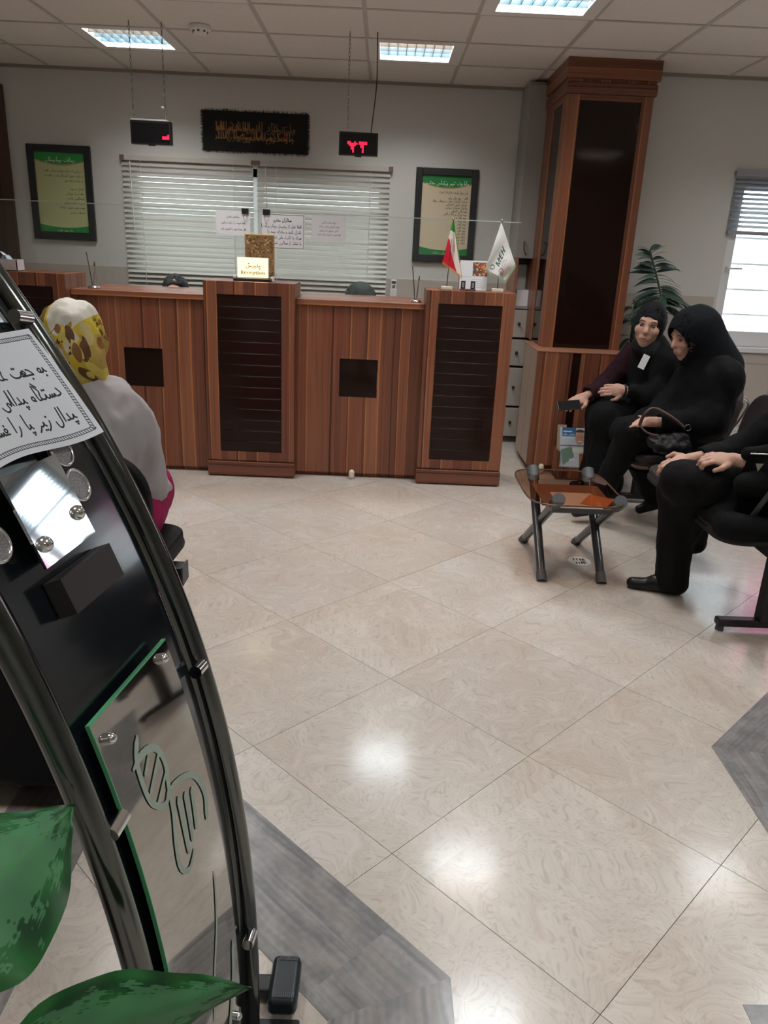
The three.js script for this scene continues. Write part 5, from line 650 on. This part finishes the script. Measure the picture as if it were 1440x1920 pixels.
    const r = rng(6); c.fillStyle = '#241c0c'; for (let i = 0; i < 46; i++) { c.beginPath(); c.ellipse(110 + r() * 190, 190 + r() * 280, 4 + r() * 6, 3 + r() * 5, r() * 3, 0, 7); c.fill(); }
  });
  const sc = hoodSDF(H, hd, { r: [0.108, 0.13, 0.128], neck: [x - 0.005, 1.0, z - 0.0], extra: [ell([x + 0.02, 1.085, z + 0.06], [0.085, 0.07, 0.06]), cone([x + 0.03, 1.05, z + 0.04], [x + 0.075, 1.005, z + 0.03], 0.05, 0.03)] }), scw = wrinkle(sc, 0.006, 11, 5); const [p, q] = bounds([hd, neck], 0.19); const scG = net((X, Y, Z) => Math.max(scw(X, Y, Z), 0.965 - Y), p, q, 0.0075), sP = scG.attributes.position, sU = scG.attributes.uv; for (let i = 0; i < sP.count; i++) sU.setXY(i, (sP.getX(i) + 1.125) / 0.27, (sP.getY(i) - 0.955) / 0.31); part(g, 'headscarf', scG, std({ map: scarfTex, roughness: 0.6 }), 'yellow, brown and white printed headscarf');
  for (const [k, a] of [[kR, aR], [kL, aL]]) part(g, 'shoe', shoe([a[0], 0, a[2] + 0.03], [a[0], 0, a[2] - 0.18]), shoeM);
}
{ // person 1: dark burgundy sleeves, phone in hand, face to the camera
  const g = thing('person', 'person in black with burgundy sleeves and a dark headscarf looking towards the camera', 'person', [1.6, 0, -4.87]);
  const hip = [1.73, 0.53, -4.86], chest = [1.71, 0.82, -4.85], neck = [1.665, 0.985, -4.83], hd = [1.617, 1.085, -4.8], H = headSDF(hd, [-0.42, -0.04, 0.9], [0.12, 1, 0], 1.13, false);
  const shR = [1.6, 0.885, -4.98], elR = [1.47, 0.69, -5.0], wrR = [1.315, 0.625, -4.9], shL = [1.74, 0.88, -4.69], elL = [1.67, 0.68, -4.64], wrL = [1.505, 0.70, -4.74], kR = [1.46, 0.5, -4.95], aR = [1.46, 0.09, -4.92], kL = [1.44, 0.5, -4.78], aL = [1.46, 0.09, -4.76];
  const hr = handParts(wrR, [-0.8, -0.35, 0.35], [0.1, 0.85, 0.5], 1, 0.42), hl = handParts(wrL, [-0.75, -0.1, -0.3], [-0.2, 0.3, 0.9], 1, 0.35);
  const limbs = [cone(hip, chest, 0.13, 0.12), cone(neck, hd, 0.05, 0.048), cone(shL, shR, 0.055, 0.055), cone(shR, elR, 0.046, 0.038), cone(elR, wrR, 0.036, 0.025), cone(shL, elL, 0.046, 0.038), cone(elL, wrL, 0.036, 0.025), cone(hip, kR, 0.085, 0.058), cone(kR, aR, 0.05, 0.034), cone(hip, kL, 0.085, 0.058), cone(kL, aL, 0.05, 0.034)];
  bodyMesh(g, smin(limbs, 0.04), [hip, neck, shR, shL, elR, elL, kR, kL, aR, aL], [{ f: smin([H.f, cone(neck, hd, 0.048, 0.046)], 0.02), pts: [hd], pad: 0.15, cell: 0.005 }, { f: smin([hr.f, cone(elR, wrR, 0.036, 0.024)], 0.02), pts: hr.pts, pad: 0.035, cell: 0.004 }, { f: smin([hl.f, cone(elL, wrL, 0.036, 0.024)], 0.02), pts: hl.pts, pad: 0.035, cell: 0.004 }]); eyesAndBrows(g, H);
  const robe = wrinkle(smin([cone(hip, chest, 0.165, 0.155), cone(shL, [1.66, 0.9, -4.86], 0.09, 0.09), cone(shL, elL, 0.072, 0.06), cone(elL, wrL, 0.058, 0.042), cone(hip, kR, 0.13, 0.1), cone(hip, kL, 0.13, 0.1), cone(kR, aR, 0.1, 0.11), cone(kL, aL, 0.1, 0.11), cone(kL, kR, 0.1, 0.1), cone(aL, aR, 0.1, 0.1), cone(chest, neck, 0.11, 0.07)], 0.06), 0.007, 9, 12); { const [a, c] = bounds([hip, neck, shL, elL, kR, kL, aR, aL], 0.19), mouth = [wrL, add3(wrL, [-0.05, 0, -0.02])]; const cut = cone(add3(wrL, [-0.02, 0, -0.008]), add3(wrL, [-0.2, 0, -0.09]), 0.06, 0.06); part(g, 'robe', net((X, Y, Z) => Math.max(robe(X, Y, Z), 0.05 - Y, -cut(X, Y, Z)), a, c, 0.012), blackCloth, 'black robe'); }
  const sl = wrinkle(smin([cone(add3(shR, [0.02, 0.01, 0.02]), elR, 0.088, 0.07), cone(elR, wrR, 0.066, 0.046)], 0.03), 0.007, 12, 4); { const [a, c] = bounds([shR, elR, wrR], 0.11), cut = cone(add3(wrR, [-0.015, -0.006, 0.008]), add3(wrR, [-0.15, -0.06, 0.08]), 0.06, 0.06); part(g, 'sleeve', net((X, Y, Z) => Math.max(sl(X, Y, Z), -cut(X, Y, Z)), a, c, 0.009), fabric(0.028, 0.010, 0.016), 'dark burgundy sleeve'); }
  const sc = wrinkle(hoodSDF(H, hd, { r: [0.096, 0.128, 0.124], open: 0.073, neck: [1.66, 0.93, -4.8], neckR: [0.058, 0.08], extra: [cone(H.P(0.02, -0.12, 0.04), [1.63, 0.93, -4.75], 0.04, 0.04)] }), 0.0025, 13, 9); { const [a, c] = bounds([hd, neck], 0.17); part(g, 'headscarf', net((X, Y, Z) => Math.max(sc(X, Y, Z), 0.905 - Y), a, c, 0.0065), fabric(0.012, 0.014, 0.016), 'dark grey headscarf'); }
  part(g, 'name_tag', slab((u, v) => add3([1.555, 0.845, -4.70], add3([0, 0, 0], [0.05 * u + 0.04 * v, 0.115 * v - 0.02 * u, -0.02 + 0.02 * u], 0.7)), () => [-0.5, 0, 0.86], 1, 1, 0.003), M.paper, 'white lapel strip'); part(g, 'watch', new THREE.TorusGeometry(0.03, 0.007, 8, 20).rotateY(Math.PI / 2).translate(...add3(wrL, [0.0, 0, 0])), M.black);
  for (const a of [aR, aL]) part(g, 'shoe', shoe([a[0] + 0.03, 0, a[2]], [a[0] - 0.18, 0, a[2] + 0.01]), shoeM);
  const ph = thing('phone', 'black smartphone held over the knee by the person in burgundy sleeves', 'phone', [1.215, 0.555, -4.83]); part(ph, 'shell', new RoundedBoxGeometry(0.145, 0.009, 0.072, 2, 0.004).rotateX(0.75).rotateZ(0.12).translate(1.195, 0.575, -4.82), std({ color: rgb(0.02, 0.02, 0.022), roughness: 0.3 })); part(ph, 'screen', new THREE.BoxGeometry(0.134, 0.001, 0.063).translate(0, 0.0052, 0).rotateX(0.75).rotateZ(0.12).translate(1.195, 0.575, -4.82), phy({ color: rgb(0.01, 0.01, 0.012), roughness: 0.08 }));
}
{ // person 2: black hood, profile
  const g = thing('person', 'person in a black hooded chador sitting in profile with a handbag on the lap', 'person', [1.65, 0, -4.25]);
  const hip = [1.74, 0.53, -4.25], chest = [1.79, 0.82, -4.23], neck = [1.725, 1.0, -4.22], hd = [1.655, 1.085, -4.22], H = headSDF(hd, [-0.9, -0.28, 0.22], [0, 1, 0], 1.05, false);
  const shL = [1.8, 0.9, -4.06], elL = [1.75, 0.66, -4.02], wrL = [1.445, 0.645, -4.06], shR = [1.77, 0.9, -4.4], elR = [1.68, 0.67, -4.42], wrR = [1.5, 0.62, -4.28], kL = [1.385, 0.57, -4.13], aL = [1.285, 0.13, -4.25], kR = [1.42, 0.52, -4.36], aR = [1.66, 0.13, -4.40];
  const hl = handParts(wrL, [-0.85, -0.15, -0.28], [0.1, 0.9, 0.4], -1, 0.7), hr = handParts(wrR, [-0.6, 0.0, 0.6], [0, 1, 0], 1, 0.5);
  const limbs = [cone(hip, chest, 0.13, 0.12), cone(neck, hd, 0.05, 0.048), cone(shL, shR, 0.055, 0.055), cone(shR, elR, 0.046, 0.038), cone(elR, wrR, 0.036, 0.026), cone(shL, elL, 0.046, 0.038), cone(elL, wrL, 0.036, 0.026), cone(hip, kR, 0.085, 0.058), cone(kR, aR, 0.05, 0.034), cone(hip, kL, 0.085, 0.058), cone(kL, aL, 0.05, 0.034)];
  bodyMesh(g, smin(limbs, 0.04), [hip, neck, shR, shL, elR, elL, kR, kL, aR, aL], [{ f: smin([H.f, cone(neck, hd, 0.048, 0.046)], 0.02), pts: [hd], pad: 0.15, cell: 0.006 }, { f: smin([hl.f, cone(elL, wrL, 0.038, 0.027)], 0.02), pts: hl.pts, pad: 0.035, cell: 0.004 }, { f: smin([hr.f, cone(elR, wrR, 0.036, 0.026)], 0.02), pts: hr.pts, pad: 0.035, cell: 0.005 }]); eyesAndBrows(g, H);
  const coat = wrinkle(smin([cone([1.76, 0.54, -4.24], [1.8, 0.82, -4.22], 0.19, 0.165), ell([1.83, 0.88, -4.23], [0.11, 0.13, 0.2]), cone(chest, neck, 0.14, 0.09), cone(shL, elL, 0.088, 0.082), cone(elL, add3(wrL, [0.05, 0, 0]), 0.08, 0.055), cone(shR, elR, 0.085, 0.075), cone(elR, wrR, 0.07, 0.05), cone(hip, [1.52, 0.55, -4.18], 0.17, 0.1), cone(hip, [1.52, 0.53, -4.34], 0.16, 0.1)], 0.07), 0.007, 9, 21); { const [a, c] = bounds([hip, neck, shL, shR, elL, elR, [1.5, 0.5, -4.2]], 0.23), cut = cone(add3(wrL, [0.01, 0, 0]), add3(wrL, [-0.2, -0.03, -0.05]), 0.062, 0.062); part(g, 'chador', net((X, Y, Z) => Math.max(coat(X, Y, Z), 0.462 - Y, -cut(X, Y, Z)), a, c, 0.012), blackCloth, 'black chador'); }
  const tr = wrinkle(smin([cone(hip, kL, 0.125, 0.085), cone(kL, aL, 0.078, 0.058), cone(hip, kR, 0.12, 0.08), cone(kR, aR, 0.075, 0.058)], 0.04), 0.005, 14, 31); { const [a, c] = bounds([hip, kL, aL, kR, aR], 0.13), seatCut = box => 0; part(g, 'trousers', net((X, Y, Z) => Math.max(tr(X, Y, Z), X > 1.45 && Y < 0.462 && Y > 0.3 ? 0.462 - Y : -1), a, c, 0.01), blackTrouser, 'black trousers'); }
  const hood = wrinkle(hoodSDF(H, hd, { r: [0.112, 0.14, 0.142], open: 0.088, neck: [1.77, 0.97, -4.22], extra: [cone(H.P(0, 0.03, -0.06), [1.84, 0.93, -4.22], 0.1, 0.12)] }), 0.003, 9, 41); { const [a, c] = bounds([hd, neck, [1.84, 0.95, -4.2]], 0.18); part(g, 'hood', net((X, Y, Z) => Math.max(hood(X, Y, Z), 0.86 - Y), a, c, 0.0085), fabric(0.007, 0.009, 0.012), 'black hood pulled over the head'); }
  part(g, 'shoe', shoe([aL[0] + 0.04, 0.06, aL[2]], [aL[0] - 0.15, 0.03, aL[2] + 0.02]), shoeM); part(g, 'shoe', shoe([1.74, 0.07, -4.39], [1.57, 0.0, -4.42]), shoeM);
  const bag = thing('handbag', 'black leather handbag with a looped strap on the lap of the hooded person', 'handbag', [1.55, 0.62, -4.06]), leather = phy({ color: rgb(0.009, 0.009, 0.01), roughness: 0.45, specularIntensity: 0.5 });
  part(bag, 'bag_body', net(wrinkle(smin([cone([1.45, 0.565, -4.0], [1.62, 0.585, -3.99], 0.022, 0.028), cone([1.48, 0.53, -3.96], [1.62, 0.535, -3.96], 0.03, 0.035), cone([1.47, 0.54, -4.0], [1.6, 0.54, -3.98], 0.03, 0.035)], 0.03), 0.006, 22, 3), [1.33, 0.48, -4.1], [1.7, 0.7, -3.87], 0.008), leather); part(bag, 'strap', merge([tube([[1.385, 0.63, -4.03], [1.4, 0.69, -4.02], [1.44, 0.725, -4.02], [1.53, 0.69, -3.98], [1.6, 0.64, -3.96]], 0.009, 24, 6), tube([[1.385, 0.63, -4.03], [1.42, 0.6, -4.0], [1.47, 0.59, -3.97]], 0.006, 14, 6)]), std({ color: rgb(0.07, 0.035, 0.028), roughness: 0.5 }), 'brown strap'); part(bag, 'buckle', new THREE.TorusGeometry(0.016, 0.003, 6, 16).translate(1.61, 0.645, -3.945), M.darkChrome);
}
{ // person 3: legs crossed, mostly outside the frame
  const g = thing('person', 'person in black with crossed legs, hands on knee, cut by the right edge', 'person', [1.6, 0, -3.22]);
  const hip = [1.76, 0.53, -3.14], chest = [1.87, 0.86, -3.1], neck = [1.88, 1.04, -3.08], hd = [1.86, 1.16, -3.08], H = headSDF(hd, [-0.95, -0.1, 0.1], [0, 1, 0], 1.05, false);
  const shR = [1.84, 0.92, -3.27], elR = [1.64, 0.68, -3.36], wrR = [1.395, 0.635, -3.33], shL = [1.86, 0.91, -2.93], elL = [1.66, 0.68, -2.93], wrL = [1.475, 0.70, -3.1];
  const kR = [1.345, 0.5, -3.28], aR = [1.39, 0.1, -3.285], kL = [1.31, 0.575, -3.17], aL = [1.5, 0.24, -3.36];
  const hr = handParts(wrR, [-0.88, -0.3, 0.1], [-0.2, 0.8, 0.5], -1, 0.55), hl = handParts(wrL, [-0.93, -0.05, -0.2], [-0.1, 0.85, 0.4], 1, 0.75);
  const limbs = [cone(hip, chest, 0.13, 0.12), cone(neck, hd, 0.05, 0.048), cone(shL, shR, 0.055, 0.055), cone(shR, elR, 0.046, 0.038), cone(elR, wrR, 0.036, 0.026), cone(shL, elL, 0.046, 0.038), cone(elL, wrL, 0.036, 0.026), cone(hip, kR, 0.085, 0.06), cone(kR, aR, 0.05, 0.036), cone(hip, kL, 0.085, 0.06), cone(kL, aL, 0.05, 0.036)];
  bodyMesh(g, smin(limbs, 0.04), [hip, neck, shR, shL, elR, elL, kR, kL, aR, aL], [{ f: smin([H.f, cone(neck, hd, 0.048, 0.046)], 0.02), pts: [hd], pad: 0.15, cell: 0.007 }, { f: smin([hr.f, cone(elR, wrR, 0.036, 0.024)], 0.02), pts: hr.pts, pad: 0.035, cell: 0.004 }, { f: smin([hl.f, cone(elL, wrL, 0.036, 0.024)], 0.02), pts: hl.pts, pad: 0.035, cell: 0.004 }]); eyesAndBrows(g, H);
  const coat = wrinkle(smin([cone(hip, chest, 0.17, 0.155), cone(chest, neck, 0.12, 0.07), cone(shR, elR, 0.08, 0.07), cone(elR, add3(wrR, [0.03, 0, 0]), 0.066, 0.046), cone(shL, elL, 0.08, 0.07), cone(elL, add3(wrL, [0.03, 0, 0]), 0.066, 0.046), cone(shL, shR, 0.085, 0.085), cone(hip, [1.56, 0.54, -3.12], 0.16, 0.11), cone([1.44, 0.46, -3.18], [1.44, 0.46, -2.92], 0.05, 0.05), cone([1.44, 0.46, -2.92], [1.86, 0.46, -2.9], 0.05, 0.05)], 0.06), 0.006, 9, 51); { const [a, c] = bounds([hip, neck, shL, shR, elL, elR, wrR, wrL], 0.2), c1 = cone(add3(wrR, [0.0, 0, 0]), add3(wrR, [-0.2, 0, 0.02]), 0.06, 0.06), c2 = cone(add3(wrL, [0.005, 0, 0]), add3(wrL, [-0.2, -0.01, -0.04]), 0.06, 0.06); part(g, 'coat', net((X, Y, Z) => Math.max(coat(X, Y, Z), 0.415 - Y, -c1(X, Y, Z), -c2(X, Y, Z)), a, c, 0.012), blackCloth, 'black coat'); }
  const tr = wrinkle(smin([cone(hip, kL, 0.135, 0.088), cone(kL, aL, 0.08, 0.062), cone(hip, kR, 0.13, 0.09), cone(kR, add3(aR, [0, -0.05, 0]), 0.082, 0.075)], 0.04), 0.004, 12, 61); { const [a, c] = bounds([hip, kL, aL, kR, [1.39, 0.04, -3.28]], 0.15); part(g, 'trousers', net((X, Y, Z) => Math.max(tr(X, Y, Z), X > 1.52 ? 0.462 - Y : -1, 0.03 - Y), a, c, 0.01), blackTrouser, 'black trousers'); }
  part(g, 'shoe', shoe([1.42, 0, -3.275], [1.195, 0, -3.335]), shoeM); part(g, 'shoe', shoe([1.52, 0.17, -3.38], [1.36, 0.11, -3.44]), shoeM);
  const hr2 = part(g, 'scarf', net(wrinkle(hoodSDF(H, hd, { neck: [1.72, 0.98, -3.1] }), 0.005, 11, 3), ...bounds([hd, neck], 0.17), 0.01), blackCloth, 'black headscarf');
  const bag = thing('shoulder_bag', 'black shoulder bag with silver zip and triangle badge at the right edge', 'handbag', [1.6, 0.6, -3.2]);
  part(bag, 'bag_body', net(smin([cone([1.5, 0.62, -3.0], [1.66, 0.63, -2.98], 0.05, 0.06), cone([1.5, 0.74, -3.03], [1.66, 0.75, -3.01], 0.03, 0.03), cone([1.58, 0.62, -3.0], [1.58, 0.74, -3.02], 0.05, 0.03)], 0.05), [1.38, 0.5, -3.12], [1.78, 0.82, -2.88], 0.009), blackCloth); part(bag, 'zip', rod([1.485, 0.752, -2.985], [1.64, 0.757, -2.965], 0.003), M.chrome); part(bag, 'badge', quad([1.5, 0.72, -2.958], [1.51, 0.69, -2.948], [1.53, 0.718, -2.955], [1.53, 0.72, -2.955]), M.chrome, 'small silver triangle badge'); part(bag, 'strap', tube([[1.62, 0.755, -2.965], [1.57, 0.66, -2.9], [1.53, 0.55, -2.92], [1.53, 0.42, -3.0], [1.6, 0.36, -3.05]], 0.011, 30, 6), std({ color: rgb(0.05, 0.05, 0.052), roughness: 0.4 }));
}
function clerk(x, z, top, label, col, lean, face) { // receptionists behind the counter: only the heads show
  const g = thing('person', label, 'person', [x, 0, z]), hd = [x, top - 0.135, z], H = headSDF(hd, face, [0, 1, 0], 1.05, false), hip = [x - lean * 0.6, 0.55, z - 0.08], chest = [x - lean * 0.35, 0.8, z - 0.05], neck = [x - lean * 0.1, 0.97, z - 0.03];
  const S = [-1, 1].map(s => ({ sh: [chest[0] + 0.17 * s, 0.87, z - 0.05], el: [chest[0] + 0.22 * s, 0.66, z + 0.08], wr: [chest[0] + 0.12 * s, 0.78, z + 0.24], kn: [hip[0] + 0.09 * s, 0.52, z + 0.12], an: [hip[0] + 0.09 * s, 0.1, z + 0.1] })), hands = S.map((q, i) => handParts(q.wr, [0, 0, 1], [0, 1, 0], i ? -1 : 1, 0.35));
  const limbs = [cone(hip, chest, 0.13, 0.12), cone(neck, hd, 0.05, 0.048), ...S.flatMap(q => [cone(chest, q.sh, 0.08, 0.055), cone(q.sh, q.el, 0.046, 0.038), cone(q.el, q.wr, 0.036, 0.026), cone(hip, q.kn, 0.085, 0.06), cone(q.kn, q.an, 0.05, 0.035)])];
  bodyMesh(g, smin(limbs, 0.04), [hip, neck, ...S.flatMap(q => [q.sh, q.el, q.wr, q.kn, q.an])], [{ f: H.f, pts: [hd], pad: 0.15, cell: 0.007 }, ...hands.map(h => ({ f: h.f, pts: h.pts, pad: 0.03, cell: 0.006 }))]); eyesAndBrows(g, H);
  const uni = smin([cone(hip, chest, 0.16, 0.15), cone(chest, neck, 0.1, 0.07), ...S.flatMap(q => [cone(chest, q.sh, 0.1, 0.075), cone(q.sh, q.el, 0.065, 0.056), cone(q.el, add3(q.wr, [0, 0, -0.04]), 0.054, 0.042), cone(hip, q.kn, 0.11, 0.08), cone(q.kn, q.an, 0.075, 0.06)])], 0.05), [a, c] = bounds([hip, neck, ...S.flatMap(q => [q.sh, q.el, q.wr, q.kn, q.an])], 0.18); part(g, 'uniform', net((X, Y, Z) => Math.max(uni(X, Y, Z), 0.06 - Y), a, c, 0.018), fabric(0.03, 0.035, 0.05)); const sc = wrinkle(hoodSDF(H, hd, { r: [0.096, 0.124, 0.118], open: 0.066, neck }), 0.004, 12, x * 9), [p, q] = bounds([hd, neck], 0.17); part(g, 'headscarf', net((X, Y, Z) => Math.max(sc(X, Y, Z), 0.93 - Y), p, q, 0.008), std({ color: col, roughness: 0.75 }));
  for (const q of S) part(g, 'shoe', shoe([q.an[0], 0, q.an[2] - 0.03], [q.an[0], 0, q.an[2] + 0.17]), shoeM);
  const ch = thing('office_chair', 'office chair under ' + (x < -1 ? 'the left receptionist' : 'the right receptionist') + ', hidden by the counter', 'chair', [hip[0], 0, hip[2]]); part(ch, 'seat', box(hip[0] - 0.22, hip[0] + 0.22, 0.36, 0.42, hip[2] - 0.2, hip[2] + 0.2, 0.02), M.blackMatte); part(ch, 'column', rod([hip[0], 0.06, hip[2]], [hip[0], 0.36, hip[2]], 0.03), M.greyMetal); for (let k = 0; k < 5; k++) part(ch, 'foot', rod([hip[0], 0.07, hip[2]], [hip[0] + 0.26 * Math.cos(k * 1.257), 0.025, hip[2] + 0.26 * Math.sin(k * 1.257)], 0.02, 0.015), M.black);
}
clerk(-1.495, -5.75, 1.222, 'receptionist with a black headscarf, head just above the left counter', rgb(0.02, 0.02, 0.022), 0.0, [0.12, 0.12, 0.98]);
clerk(-0.17, -5.75, 1.218, 'receptionist in a dark green headscarf bending over the middle counter', rgb(0.035, 0.05, 0.045), 0.1, [-0.75, -0.6, 0.35]);
renderer.render(scene, camera);
